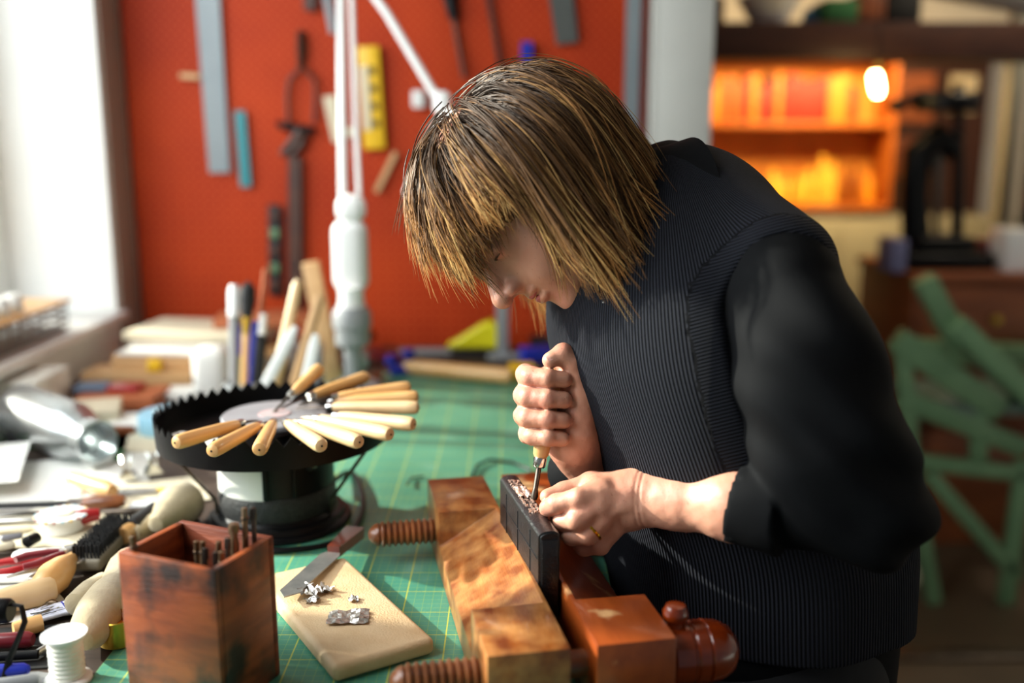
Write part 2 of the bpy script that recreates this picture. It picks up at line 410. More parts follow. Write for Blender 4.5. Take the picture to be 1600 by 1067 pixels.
for y in (.041, .376):
    g = G().lathe(threaded(-.150, -.0845, .0155, .0072, .014), 28, axis='X', c=(-.150, y, .037))
    g.obj('screw_thread', m_screw, press)
    G().lathe([(.013, 0), (.013, .21)], 16, axis='X', c=(-.085, y, .037)).obj('screw_shaft', m_screw, press)
    h = G().lathe([(.012, 0), (.020, .001), (.0285, .005), (.029, .022), (.0275, .0235), (.0275, .0255), (.029, .027), (.029, .037), (.0275, .0385), (.029, .040), (.0275, .052), (.022, .063), (.012, .070), (0, .072)], 32, axis='X', c=(.086, y, .037)).obj('screw_knob', m_knob, press)
    G().lathe([(.007, -.05), (.008, -.04), (.008, .032), (.0115, .036), (.012, .042), (.009, .048), (0, .050)], 14, axis='Z', c=(.097, y+.0, .037)).obj('tommy_bar', m_knob, h)

# book clamped spine-up
BM = Matrix.Translation((.0165, .987, .9)) @ Matrix.Rotation(math.atan2(.038, .16), 4, 'Z')
book = thing('book', 'small black leather-bound book clamped spine up in the wooden press', 'book', M=BM)
L_, W_, Z0, Z1 = .172, .0215, .038, .128
prof = []
for k in range(11):
    a = PI*k/10; prof.append((-W_/2*math.cos(a)*1.0, Z1-.0045+.0055*math.sin(a)))
prof = [(-W_/2, Z0)]+prof+[(W_/2, Z0)]
Mb = Matrix(((1, 0, 0, 0), (0, 0, -1, L_/2), (0, 1, 0, 0), (0, 0, 0, 1)))
me = G().prism(prof, 0, L_, Mb).mesh('cover', m_leather)
bm = bmesh.new(); bm.from_mesh(me); bmesh.ops.bevel(bm, geom=[e for e in bm.edges if e.calc_face_angle(0) > .9], offset=.002, segments=3, affect='EDGES'); bm.to_mesh(me); bm.free(); me.shade_smooth()
o = bpy.data.objects.new('cover', me); COL.objects.link(o); o.parent = book
for z in (.100, .073):
    G().box((-W_/2-.0003, 0, z), (.0009, L_-.012, .0009), .0003).obj('tooled_line', m_leather, book)
for y in (-.052, .0, .052):
    G().box((-W_/2-.0003, y, .088), (.0009, .0009, .062), .0003).obj('tooled_line', m_leather, book)
G().box((0, -.0865, .082), (.016, .0014, .078), .0006).obj('end_panel', m_leather, book)
# spine lettering: foil being stamped - rows of little raised glyph strokes
g = G(); r2 = random.Random(3)
for i in range(46):
    y = .066-i*.0022
    for xx in (-.0045, 0, .0045):
        if r2.random() < .8: g.box((xx+r2.uniform(-.001, .001), y, Z1+.0013), (r2.uniform(.0015, .0035), r2.uniform(.0006, .0014), .0012), M=None, rz=r2.uniform(-.6, .6))
o = g.obj('spine_lettering', m_copper, book, 'copper gold lettering stamped along the spine'); o['kind'] = 'stuff'
def smooth(pts, n=5):
    P_ = [pts[0]]+list(pts)+[pts[-1]]; out = []
    for a, b, c, d in zip(P_, P_[1:], P_[2:], P_[3:]):
        for k in range(n):
            t = k/n; out.append(.5*((2*b)+(c-a)*t+(2*a-5*b+4*c-d)*t*t+(3*b-a-3*c+d)*t**3))
    return out+[pts[-1]]
def crumple(sx, sy, n, amp, seed, edge=.12):
    r = random.Random(seed); g = G(); vs = []
    for j in range(n+1):
        for i in range(n+1):
            u = i/n-.5; v = j/n-.5
            jx = r.uniform(-1, 1)*edge*sx/n*3*(1 if i in (0, n) else .7); jy = r.uniform(-1, 1)*edge*sy/n*3
            vs.append((u*sx+jx, v*sy+jy, amp*(r.random()+.3*math.sin(i*1.3+seed))+.0004))
    fs = [(j*(n+1)+i, j*(n+1)+i+1, (j+1)*(n+1)+i+1, (j+1)*(n+1)+i) for j in range(n) for i in range(n)]
    m = len(vs); vs2 = vs+[(x, y, z-.00015) for x, y, z in vs]
    fs2 = fs+[tuple(k+m for k in f[::-1]) for f in fs]
    return g.add(vs2, fs2)
fo = crumple(.014, .032, 9, .0022, 5).obj('foil_scrap', m_copper, angle=5)
fo.matrix_world = BM @ Matrix.Translation((.001, .024, Z1+.0015))
tag(fo, 'crinkled copper foil strip lying along the spine of the black book', 'foil')

# ------------------------------------------------------------ carving board with foil and knife
b0 = V(-.167, .850, .9); ex = V(.121, -.197, 0).normalized(); 
BDM = Matrix.Translation((-.1815, .974, .9)) @ Matrix.Rotation(math.atan2(-.197, .121), 4, 'Z')
bd = G().box((0, 0, .0095), (.232, .106, .018), .0065, seg=5).obj('padded_board', m_board); at(bd, None, M=BDM)
tag(bd, 'tan leather padded board with rounded edges lying on the green mat', 'board')
def foil(px, py, sx, sy, rz, n, amp, seed, lab, ed=.12):
    o = crumple(sx, sy, n, amp, seed, ed).obj('foil_scrap', m_foil, angle=5); at(o, T(px, py, .9188), rz)
    return tag(o, lab, 'foil', None)
foil(544, 966, .042, .030, .08, 9, .0035, 11, 'largest rectangular piece of crumpled silver foil on the tan board', .05)
foil(553, 938, .0095, .011, .3, 5, .0035, 12, 'tiny square silver foil scrap behind the largest piece')
foil(484, 928, .021, .024, .9, 7, .009, 13, 'crumpled silver foil heap beside the knife blade', .3)
foil(510, 924, .017, .014, -.5, 5, .006, 14, 'small folded silver foil scrap right of the crumpled heap', .3)
foil(487, 940, .014, .012, .2, 5, .005, 15, 'small bent silver foil scrap in front of the crumpled heap', .3)
ka, kb = T(556, 838, .913), T(420, 962, .925)
kn = thing('knife', 'paring knife with red-brown wooden handle resting on the tan board', 'knife', M=frame(ka, kb))
G().prism([(0, -.011), (.004, -.012), (.072, -.0075), (.072, .0075), (.004, .012), (0, .011)], 0, .013).obj('handle', mat('rosewood', '5a2012', '7a3420', rough=.35, scale=30, stretch=(.3, 2, 2), coat=.3), kn)
G().prism([(.072, -.009), (.080, -.013), (.19, -.012), (.205, 0), (.19, .010), (.080, .011), (.072, .008)], .004, .0055).obj('blade', m_steel, kn)

# ------------------------------------------------------------ wooden tool box
c0 = V(-.253, .790, .9); c1 = V(-.351, .831, .9); c2 = V(-.216, .866, .9)
XW = frame(c1, c0); BXM = XW   # x along the front-left face, y backwards
bx = thing('tool_box', 'worn dark-stained wooden box of steel tools in the foreground', 'box', M=BXM)
Wb, Db, Hb, tb = .106, .084, .140, .007
G().box((Wb/2, tb/2, Hb/2), (Wb, tb, Hb), .0012).obj('front_panel', m_boxw, bx)
G().box((Wb-tb/2, Db/2+.0005, Hb/2), (tb, Db-2*tb-.001, Hb-.0005), .0008).obj('side_panel', m_boxw, bx)
G().box((tb/2, Db/2+.0005, Hb/2), (tb, Db-2*tb-.001, Hb-.0005), .0008).obj('side_panel', m_boxw, bx)
G().box((Wb/2, Db-tb/2, Hb/2), (Wb, tb, Hb), .0012).obj('back_panel', m_boxin, bx)
G().box((Wb/2, Db/2, .006), (Wb-2*tb, Db-2*tb, .010)).obj('bottom_panel', m_boxin, bx)
def boxtool(i, x, y, top, lean, kind, lab, r=.0030):
    top += .004
    a = BXM @ V(x, y, .013); b = BXM @ V(x+lean[0], y+lean[1], top); M = frame(a, b, up=(0, 1, .01)); L = (b-a).length
    o = thing('finishing_tool', lab, 'tool', M=M, group='steel tools in the wooden box')
    if kind == 0:
        G().lathe([(r, 0), (r*1.05, L*.6), (r*.9, L-.001), (0, L)], 10, axis='X').obj('shank', m_bronze, o)
        G().lathe([(r*1.35, L-.012), (r*1.35, L-.010)], 10, axis='X').obj('collar', m_steeld, o)
    elif kind == 1:
        G().box((L/2, 0, 0), (L, .0042, .0032), .0006).obj('shank', m_steeld, o)
        G().box((L-.006, 0, 0), (.010, .006, .0022), .0005).obj('tip', m_steeld, o)
    else:
        G().lathe([(r*.8, 0), (r, L*.5), (r*1.3, L-.02), (r*.8, L-.012), (r*1.6, L-.006), (r*1.5, L-.001), (0, L)], 10, axis='X').obj('shank', m_bronze, o)
        G().lathe([(r*1.8, L*.55), (r*1.8, L*.57)], 10, axis='X').obj('collar', m_steeld, o)
tl = [(.045, .050, .137, (.004, -.004), 0, 'leftmost dark round shank in the cluster of tools in the wooden box'),
      (.052, .046, .139, (.006, -.002), 0, 'second round shank from the left in the cluster in the wooden box'),
      (.058, .038, .137, (.010, -.003), 1, 'short flat square shank leaning right in the middle of the wooden box'),
      (.066, .040, .143, (.012, .002), 0, 'slim shank leaning right near the centre of the wooden box'),
      (.070, .034, .138, (.014, -.004), 1, 'low bright flat shank in front of the cluster in the wooden box'),
      (.074, .052, .153, (.008, .006), 2, 'ornate-tipped tool standing behind the cluster in the wooden box'),
      (.080, .044, .146, (.006, .000), 1, 'dark flat tool in the crowded right corner of the wooden box'),
      (.086, .050, .158, (.002, .002), 2, 'thick knobbed shank beside the tallest one in the wooden box'),
      (.089, .060, .168, (.000, .006), 0, 'tallest round brown shank sticking out of the wooden box'),
      (.092, .071, .166, (.002, .001), 1, 'rightmost flat shank standing upright at the back corner of the wooden box'),
      (.082, .036, .140, (.008, -.006), 0, 'short silvery shank at the front of the right-hand bunch in the wooden box'),
      (.020, .018, .150, (-.010, -.010), 0, 'lone dark shank leaning over the left corner of the wooden box')]
for i, a in enumerate(tl): boxtool(i, *a[:5], a[5])

# ------------------------------------------------------------ whirler: black drum carrying a toothed tray
wc = V(-.312, 1.262, .9)
wh = thing('banding_wheel', 'black turntable on a drum with a toothed metal tray', 'turntable', wc)
G().lathe([(.094, 0), (.096, .003), (.094, .008), (.088, .010), (.086, .016), (.079, .018), (.0765, .022), (0, .022)], 56).obj('base', m_black, wh)
G().lathe([(.0755, .022), (.0765, .024), (.0765, .052), (.0755, .054)], 64).obj('knurled_band', mat('knurl', '101010', '2a2a2a', rough=.5, scale=260, bump=1, bscale=400), wh)
G().lathe([(.0745, .054), (.0745, .116)], 56).obj('drum', m_black, wh)
lab = G(); n = 14
vs = [(.0750*math.cos(math.radians(188+k*6.4)), .0750*math.sin(math.radians(188+k*6.4)), z) for z in (.053, .116) for k in range(n)]
vs += [(x*1.012, y*1.012, z) for x, y, z in vs]
fs = [(k, k+1, n+k+1, n+k) for k in range(n-1)]; fs += [tuple(i+2*n for i in f[::-1]) for f in fs]
lab.add(vs, fs).obj('paper_label', m_paper, wh, 'white paper label round the drum')
for a in (272, 300):
    A = math.radians(a); G().box((.0765*math.cos(A), .0765*math.sin(A), .085), (.004, .006, .062), .001, rz=A).obj('rib_strip', m_black, wh)
G().box((.058, -.058, .098), (.012, .012, .018), .003, rz=-.7).obj('switch', m_blackm, wh)
G().box((.0625, -.0625, .097), (.006, .004, .006), .001, rz=.7).obj('switch_lever', m_nickel, wh)
G().lathe([(0, .116), (.120, .117), (.1465, .119), (.1465, .121), (.02, .1215), (0, .1215)], 72).obj('tray_floor', m_black, wh)
g = G(); NT = 52; n = NT*2; R0 = .149
for rr in (R0, R0-.0022):
    g.v += [(rr*math.cos(PI*2*k/n), rr*math.sin(PI*2*k/n), .117) for k in range(n)]
    g.v += [(rr*1.012*math.cos(PI*2*k/n), rr*1.012*math.sin(PI*2*k/n), .146 if k % 2 else .157) for k in range(n)]
for k in range(n):
    k2 = (k+1) % n
    g.f += [(k, k2, n+k2, n+k), (2*n+k, 3*n+k, 3*n+k2, 2*n+k2), (n+k, n+k2, 3*n+k2, 3*n+k), (k, 2*n+k, 2*n+k2, k2)]
g.obj('toothed_rim', m_black, wh)
G().lathe([(.022, .1215), (.022, .138), (.0655, .139), (.068, .141), (.068, .145), (.0665, .1465), (0, .1465)], 56).obj('grey_disc', m_greyd, wh)
G().lathe([(.021, .1467), (.021, .1477), (0, .1477)], 32).obj('disc_label', mat('disc_label', 'a8a4a4', 'c0a0a0', scale=80, rough=.5), wh)
for A in (203, 341):
    a = math.radians(A); c, s = math.cos(a), math.sin(a)
    G().tube([(.140*c, .140*s, .120), (.081*c, .081*s, .040), (.079*c, .079*s, .020)], .0024, 8).obj('strut', m_steeld, wh)
G().tube(smooth([V(.05, .075, .02)]+[T(*q, .9045)-wc for q in ((548, 738), (566, 775), (562, 812), (535, 842), (480, 857), (400, 859), (335, 842), (308, 815))]), .0042, 8).obj('power_cable', m_black, wh)
card = G().box((0, 0, 0), (.10, .035, .0006)).obj('card', m_paper); at(card, wc+V(-.088, -.045, .124), -.55)
tag(card, 'white card lying inside the toothed black tray at left', 'card')
card = G().box((0, 0, 0), (.075, .025, .0006)).obj('card', m_blue); at(card, wc+V(-.080, .0, .1225), .9)
tag(card, 'blue edged card lying inside the toothed black tray behind the white card', 'card')

def gouge(o_end, i_end, lab, pale=0, blade=.045, ferr=True, r=.0088, proto={}):
    A, B = o_end, i_end; M = frame(A, B); L = (B-A).length
    o = thing('gouge', lab, 'gouge', M=M, group='wood-handled gouges fanned round the toothed black tray')
    m = m_boxwood2 if pale else m_boxwood
    G().lathe([(0, 0), (.004, .0004), (r*.80, .002), (r*.97, .006), (r, .016), (r*.93, L*.45), (r*.86, L*.75), (r*.72, L*.94), (r*.6, L), (0, L)], 20, axis='X').obj('handle', m, o)
    G().lathe([(r*.62, L-.001), (r*.66, L+.003), (r*.60, L+.008), (0, L+.008)], 14, axis='X').obj('ferrule', m_nickel, o)
    G().tube([(L+.006, 0, 0), (L+.014, 0, 0), (L+blade*.7, 0, -.001), (L+blade, 0, -.003)], [.0022, .0028, .0024, .0016], 8, flat=.7).obj('blade', m_steeld, o)
    G().lathe([(.0012, -.0004), (.0012, .0008)], 8, axis='X').obj('end_mark', m_blackm, o)
GZ = 1.0655
gs = [((273, 692), (372, 663), 0, 'gouge pointing to the far left of the tray, first of the fan'),
      ((330, 705), (403, 666), 0, 'gouge second from the left of the fan, handle end towards the box'),
      ((405, 703), (426, 662), 0, 'shortest-looking gouge above the white drum label, third from left in the fan'),
      ((503, 697), (450, 662), 1, 'gouge with handle end over the front rim, fourth from left in the fan'),
      ((562, 691), (475, 661), 1, 'pale gouge fifth from left in the fan, over the front right rim'),
      ((611, 679), (500, 655), 1, 'long pale gouge sixth from left in the fan, above the strut'),
      ((648, 663), (530, 650), 1, 'gouge reaching furthest right in the lower part of the fan, seventh from left'),
      ((655, 637), (520, 636), 1, 'pale horizontal gouge, eighth in the fan, just below two darker ones'),
      ((654, 620), (523, 627), 0, 'gouge ninth in the fan, sandwiched in the stack at the right of the tray'),
      ((642, 605), (528, 620), 0, 'topmost of the four stacked gouges at the right of the tray'),
      ((575, 588), (490, 617), 0, 'gouge angled up and back at the rear right of the tray'),
      ((502, 573), (459, 613), 0, 'rearmost gouge pointing up behind the tray beside the brush pots')]
for i, (a, b, pale, lb) in enumerate(gs):
    za = GZ+(.004 if i in (8,) else 0)+(.010 if i == 9 else 0)+(.012 if i == 10 else 0)+(.028 if i == 11 else 0)
    gouge(T(*a, za), T(*b, GZ-.004+(.006 if i in (9, 10, 11) else 0)), lb, pale, blade=.05 if i > 6 else .035)

# ------------------------------------------------------------ clutter on the bench
def lying(name, lab, cat, pa, pb, z, parts, group=None, z2=None):
    A, B = T(*pa, z), T(*pb, z if z2 is None else z2); L = (B-A).length
    if len(parts) == 1:
        pn, pr, m, fl = parts[0]
        o = G().lathe([(r, x*L) for x, r in pr], 18, axis='X', sy=fl).obj(name, m); at(o, None, M=frame(A, B))
        return tag(o, lab, cat, group)
    t = thing(name, lab, cat, M=frame(A, B), group=group)
    for pn, pr, m, fl in parts: G().lathe([(r, x*L) for x, r in pr], 18, axis='X', sy=fl).obj(pn, m, t)
    return t
def rod(r, m, pn='shaft', fl=1, x0=0, x1=1): return (pn, [(0, x0), (x0, r*.8), (x0+.02, r), (x1-.02, r), (x1, r*.8), (x1, 0)] and [(x0, 0), (x0, r*.8), (x0+.02, r), (x1-.02, r), (x1, r*.8), (x1, 0)], m, fl)
def sheet(name, lab, cat, pts, z, th, m, group=None, bend=0):
    ps = [T(*p, z) for p in pts]; c = sum(ps, V(0, 0, 0))/len(ps)
    o = G().prism([((p-c).x, (p-c).y) for p in ps], 0, th).obj(name, m); at(o, V(c.x, c.y, z))
    return tag(o, lab, cat, group)

# white thread spool, front left
sp = thing('thread_spool', 'white plastic spool of white thread in the left foreground', 'spool', T(107, 1062, .9)+V(0, .0, 0))
G().lathe([(.0, 0), (.0215, 0), (.0215, .0022), (.0195, .004), (.0145, .0048), (.0, .0048)], 40).obj('flange', m_white, sp)
G().lathe([(.0, .0432), (.0145, .0432), (.0185, .044), (.0205, .0458), (.0205, .0478), (.0030, .048), (.003, .0475), (0, .0475)], 40).obj('flange', m_white, sp)
pr = [(0, .0049)]+[(.0150+.0004*(k % 2)+.0006*math.sin(k*.9), .0050+k*.00063) for k in range(61)]+[(0, .0431)]
G().lathe(pr, 40).obj('thread', m_thread, sp)
# roll of brass tape with an orange core
rl = thing('brass_ring', 'brass ring with an orange core beside the wooden box', 'ring', T(178, 1012, .9)+V(0, .012, 0))
G().lathe([(.0165, 0), (.018, .001), (.018, .027), (.0168, .028), (.0162, .027), (.0162, .001), (.0165, 0)], 36).obj('band', m_brass, rl)
G().lathe([(0, .001), (.0158, .001), (.0158, .016), (.004, .0185), (0, .0185)], 28).obj('core', m_orange, rl)
# suede daubers
lying('suede_dauber', 'large grey-beige suede dauber leaning towards the front left beside the wooden box', 'dauber', (128, 1005), (205, 870), .923, [('body', [(0, 0), (.02, .010), (.10, .019), (.30, .0235), (.5, .021), (.62, .016), (.85, .019), (.95, .016), (1, 0)], m_suede, 1)])
lying('suede_dauber', 'beige suede dauber lying in front of the larger one', 'dauber', (112, 950), (168, 905), .915, [('body', [(0, 0), (.1, .013), (.5, .015), (.9, .012), (1, 0)], m_suede, 1)])
lying('suede_mallet', 'pear shaped beige suede dauber beside the drum label', 'dauber', (240, 822), (296, 778), .925, [('body', [(0, 0), (.05, .010), (.30, .018), (.62, .030), (.85, .029), (.97, .018), (1, 0)], m_suede, 1)])
lying('cork_stick', 'tan wooden stick with rounded end behind the black brush', 'stick', (205, 838), (262, 803), .912, [('body', [(0, 0), (.04, .010), (.5, .0135), (.92, .012), (1, 0)], m_suede, 1)])
# black thread on a wooden bobbin
t = lying('bobbin', 'wooden bobbin wound with black thread', 'bobbin', (192, 838), (250, 795), .915, [('core', [(0, 0), (0, .010), (.05, .012), (.2, .011), (.2, 0)], m_boxwood, 1), ('thread', [(.2, 0), (.21, .010)]+[(.22+.7*k/24, .0135+.0007*(k % 2)) for k in range(25)]+[(.93, .009), (.93, 0)], m_blackm, 1), ('tip', [(.93, 0), (.93, .006), (1, .005), (1, 0)], m_blackm, 1)])
# brush
A, B = T(135, 895, .9), T(188, 838, .9); M = frame(A, B); L = (B-A).length
br = thing('scrubbing_brush', 'grey wooden scrubbing brush with stiff black bristles facing up', 'brush', M=M)
G().box((L/2, 0, .009), (L*1.02, .036, .016), .005, seg=3).obj('brush_back', mat('grey_wood', '8a8474', rough=.7), br)
g = G(); rr = random.Random(2)
for i in range(15):
    for j in range(8):
        for q in range(3):
            x = L*(.03+.067*i)+rr.uniform(-.0008, .0008); y = -.0145+.0041*j+rr.uniform(-.0008, .0008)
            g.tube([(x, y, .017), (x+rr.uniform(-.0008, .0008), y+rr.uniform(-.0008, .0008), .033+rr.uniform(-.001, .0005))], .0009, 4)
o = g.obj('bristles', m_blackm, br); o['kind'] = 'stuff'
# awl with bulb handle
aw = lying('awl', 'awl with bulbous boxwood handle and steel spike', 'awl', (62, 925), (160, 822), .917, [('handle', [(0, 0), (.01, .008), (.08, .0165), (.20, .019), (.33, .015), (.45, .008), (.5, .0065), (.5, 0)], m_boxwood, 1), ('ferrule', [(.5, 0), (.5, .0055), (.56, .005), (.56, 0)], m_nickel, 1), ('spike', [(.56, 0), (.56, .0022), (.85, .0018), (1, 0)], m_steel, 1)])
lying('mallet_handle', 'thick pale boxwood handle entering the frame at left', 'handle', (-30, 948), (88, 918), .915, [('body', [(0, 0), (0, .012), (.7, .0155), (.93, .0145), (.985, .011), (1, 0)], m_boxwood2, 1)])
lying('wooden_rod', 'short tan wooden handle in front of the blue printed packet', 'handle', (20, 985), (68, 972), .909, [('body', [(0, 0), (.02, .008), (.5, .0095), (.95, .009), (1, 0)], m_boxwood, 1)])
lying('maroon_tool', 'dark red lacquered tool handle at the left edge near the white spool', 'tool', (-30, 1002), (52, 999), .908, [('body', [(0, 0), (0, .007), (.9, .0085), (1, .006), (1, 0)], m_maroon, 1)])
lying('steel_rod', 'short grey metal rod pointing to the white spool', 'rod', (50, 1025), (78, 1008), .904, [('body', [(0, 0), (0, .0035), (1, .0035), (1, 0)], m_steel, 1)])
lying('black_pen', 'long black tool lying behind the white spool', 'tool', (-30, 1028), (60, 1022), .905, [('body', [(0, 0), (0, .0045), (1, .0045), (1, 0)], m_black, 1)])
lying('blue_pen', 'blue tool handle in the bottom left corner', 'tool', (-40, 1050), (45, 1046), .908, [('body', [(0, 0), (0, .006), (.9, .0065), (1, .004), (1, 0)], m_blue, 1)])
lying('grey_pen', 'grey plastic tool below the blue one in the bottom left corner', 'tool', (-40, 1075), (62, 1062), .906, [('body', [(0, 0), (0, .006), (.9, .0065), (1, .004), (1, 0)], m_grey, 1)])
# black clip arm, bottom left
cl = thing('desk_clamp', 'black curved clamp arm in the bottom left corner', 'clamp', T(18, 1060, .9))
G().tube([(-.004, -.006, .0), (.0, 0, .02), (.006, .006, .035), (.012, .012, .052), (.006, .020, .064), (-.006, .020, .066)], [.004, .0035, .003, .003, .003, .003], 8, flat=.5).obj('arm', m_black, cl)
G().lathe([(0, -.034), (.011, -.034), (.012, -.02), (.012, .004), (.010, .007), (0, .007)], 20, axis='X', c=(-.010, .018, .060)).obj('grip', m_black, cl)
# blue printed packet of needles
pk = thing('needle_packet', 'clear packet with blue printed blocks, full of needles', 'packet', T(98, 955, .902), math.radians(38))
G().box((0, 0, .003), (.072, .030, .005), .002, seg=3).obj('pouch', mat('packet_plastic', 'c4c6d8', 'dfe0ea', rough=.2, scale=90, bump=.6, bscale=150), pk)
g = G()
for k in range(4):
    for j in range(3):
        g.box((.012+k*.0078-.008, -.0092+j*.009, .0060), (.0052, .0075, .0005), .0002)
g.obj('printed_block', m_blue, pk)
g = G()
for k in range(4):
    for j in range(3): g.box((.012+k*.0078-.008, -.0092+j*.009, .0064), (.0022, .0045, .0003))
g.obj('printed_panel', m_paper, pk)
g = G(); rr = random.Random(9)
for k in range(14):
    x = -.032+rr.uniform(0, .02); y = rr.uniform(-.011, .011)
    g.tube([(x, y, .0065+.0004*(k % 3)), (x+.016+rr.uniform(-.003, .003), y+rr.uniform(-.006, .006), .007+.0004*(k % 3))], .00045, 5)
o = g.obj('needles', m_nickel, pk); o['kind'] = 'stuff'
# pliers with red grips, small scissors
def pliers(name, lab, p0, p1, z, m, cat='pliers', spread=.014):
    A, B = T(*p0, z), T(*p1, z); t = thing(name, lab, cat, M=frame(A, B)); L = (B-A).length
    for s in (-1, 1):
        G().tube([(0, s*spread, 0), (L*.15, s*spread*1.15, 0), (L*.4, s*spread*.7, 0), (L*.55, s*.004, 0)], [.0055, .0065, .006, .004], 10, flat=.7).obj('grip', m, t)
    G().lathe([(0, -.004), (.0075, -.004), (.0075, .004), (0, .004)], 18, c=(L*.6, 0, 0)).obj('pivot', m_steel, t)
    for s in (-1, 1): G().tube([(L*.58, s*.004, 0), (L*.75, s*.005, 0), (L, s*.0015, 0)], [.005, .004, .0015], 8).obj('jaw', m_steel, t)
    return t
pliers('pliers', 'pliers with bright red grips at the left edge', (-8, 888), (132, 868), .909, m_redp)
pliers('nippers', 'small dark red handled nippers above the bright red pliers', (30, 880), (150, 848), .922, m_maroon)
def scissors(lab, p0, p1, z, m=m_steel, r=.011):
    A, B = T(*p0, z), T(*p1, z); t = thing('scissors', lab, 'scissors', M=frame(A, B)); L = (B-A).length
    for s in (-1, 1):
        G().tube([(r*1.3*math.cos(a)+r, s*r*1.1+r*.8*math.sin(a), 0) for a in [2*PI*k/18 for k in range(18)]], .0017, 8, closed=True).obj('finger_loop', m, t)
        G().prism([(r*2.2, s*.008), (L*.5, s*.001), (L, -s*.0005), (L*.55, -s*.004), (r*2.3, s*.004)], -.0008+s*.0007, .0006+s*.0007).obj('blade', m, t)
    G().lathe([(0, -.002), (.003, -.002), (.003, .0025), (0, .0028)], 12, c=(L*.45, 0, 0)).obj('screw', m_nickel, t)
scissors('steel embroidery scissors with round finger loops near the awl', (88, 900), (0, 922), .911)
scissors('small steel scissors lying behind the awl spike', (122, 870), (10, 902), .916, r=.009)
# pin wheel
pwc = T(98, 828, .9); pw = thing('pin_wheel', 'round white pin wheel with a ring of coloured pin heads', 'pin wheel', pwc)
G().lathe([(0, 0), (.024, 0), (.026, .002), (.026, .018), (.030, .020), (.030, .0225), (.012, .024), (0, .024)], 40).obj('disc', m_white, pw)
G().lathe([(.016, .0241), (.016, .0252), (.006, .0258), (0, .0258)], 24).obj('hub', m_cream, pw)
for k in range(40):
    a = 2*PI*k/40; m = [m_white, m_redp, m_white, m_ltblue, m_white, m_yel2][k % 6]
    G().lathe([(0, -.0017), (.0014, -.001), (.0018, .0003), (.0012, .0014), (0, .0018)], 8, c=(.0320*math.cos(a), .0320*math.sin(a), .0215)).obj('pin_head', m, pw)
lying('red_handled_tool', 'tool with short dark red handle behind the white pin wheel', 'tool', (100, 812), (158, 803), .915, [('handle', [(0, 0), (.02, .007), (.5, .0105), (.95, .008), (1, 0)], m_redp, 1)])
for i, (a, b, z, m, r, fl, lb) in enumerate([
    ((-40, 862), (24, 850), .906, m_cream, .011, .5, 'cream bone folder at the left edge in front of the pin wheel'),
    ((20, 868), (128, 862), .907, m_white, .012, .5, 'white rounded plastic tool in front of the pin wheel'),
    ((-40, 832), (50, 824), .904, m_cream, .010, .4, 'flat cream bone folder left of the pin wheel'),
    ((150, 826), (225, 818), .906, m_white, .009, .5, 'white bone folder right of the pin wheel'),
    ((-30, 905), (60, 902), .905, m_white, .009, .5, 'white stick under the bright red pliers'),
    ((20, 938), (90, 942), .905, m_bronze, .004, 1, 'dark bronze rod in front of the thick boxwood handle'),
    ((40, 848), (60, 838), .911, m_black, .008, .9, 'small black cap left of the pin wheel'),
    ((130, 775), (240, 768), .903, m_steel, .006, .4, 'flat steel scraper behind the brown-handled knife'),
    ((160, 800), (268, 793), .905, m_steeld, .005, .8, 'dark steel file right of the brown handle'),
    ((200, 790), (300, 782), .904, m_white, .010, .35, 'white bone folder beside the suede pear dauber'),
    ((-20, 815), (60, 812), .905, m_steel, .005, .8, 'steel rod at the left edge behind the pin wheel'),
    ((150, 850), (215, 842), .903, m_white, .008, .4, 'white stick behind the black brush'),
    ((0, 842), (36, 836), .914, m_greyd, .005, .9, 'grey plastic stub left of the pin wheel')]):
    lying('hand_tool', lb, 'tool', a, b, z, [('body', [(0, 0), (.01, r*.6), (.08, r), (.9, r*.9), (.99, r*.5), (1, 0)], m, fl)])
kn2 = lying('long_knife', 'long black bladed knife with brown wooden handle lying on papers', 'knife', (-40, 792), (196, 783), .912, [('blade', [(0, 0), (0, .008), (.62, .010), (.62, 0)], m_black, .35), ('ferrule', [(.62, 0), (.62, .0075), (.72, .008), (.72, 0)], m_steeld, .8), ('handle', [(.72, 0), (.72, .008), (.8, .0105), (.95, .0105), (1, .007), (1, 0)], m_screw, .9)])
lying('file_handle', 'pale turned wooden file handle pointing right in the middle of the clutter', 'handle', (112, 746), (178, 768), .913, [('body', [(0, 0), (.02, .009), (.5, .0115), (.8, .0125), (.97, .009), (1, 0)], m_boxwood, 1)])
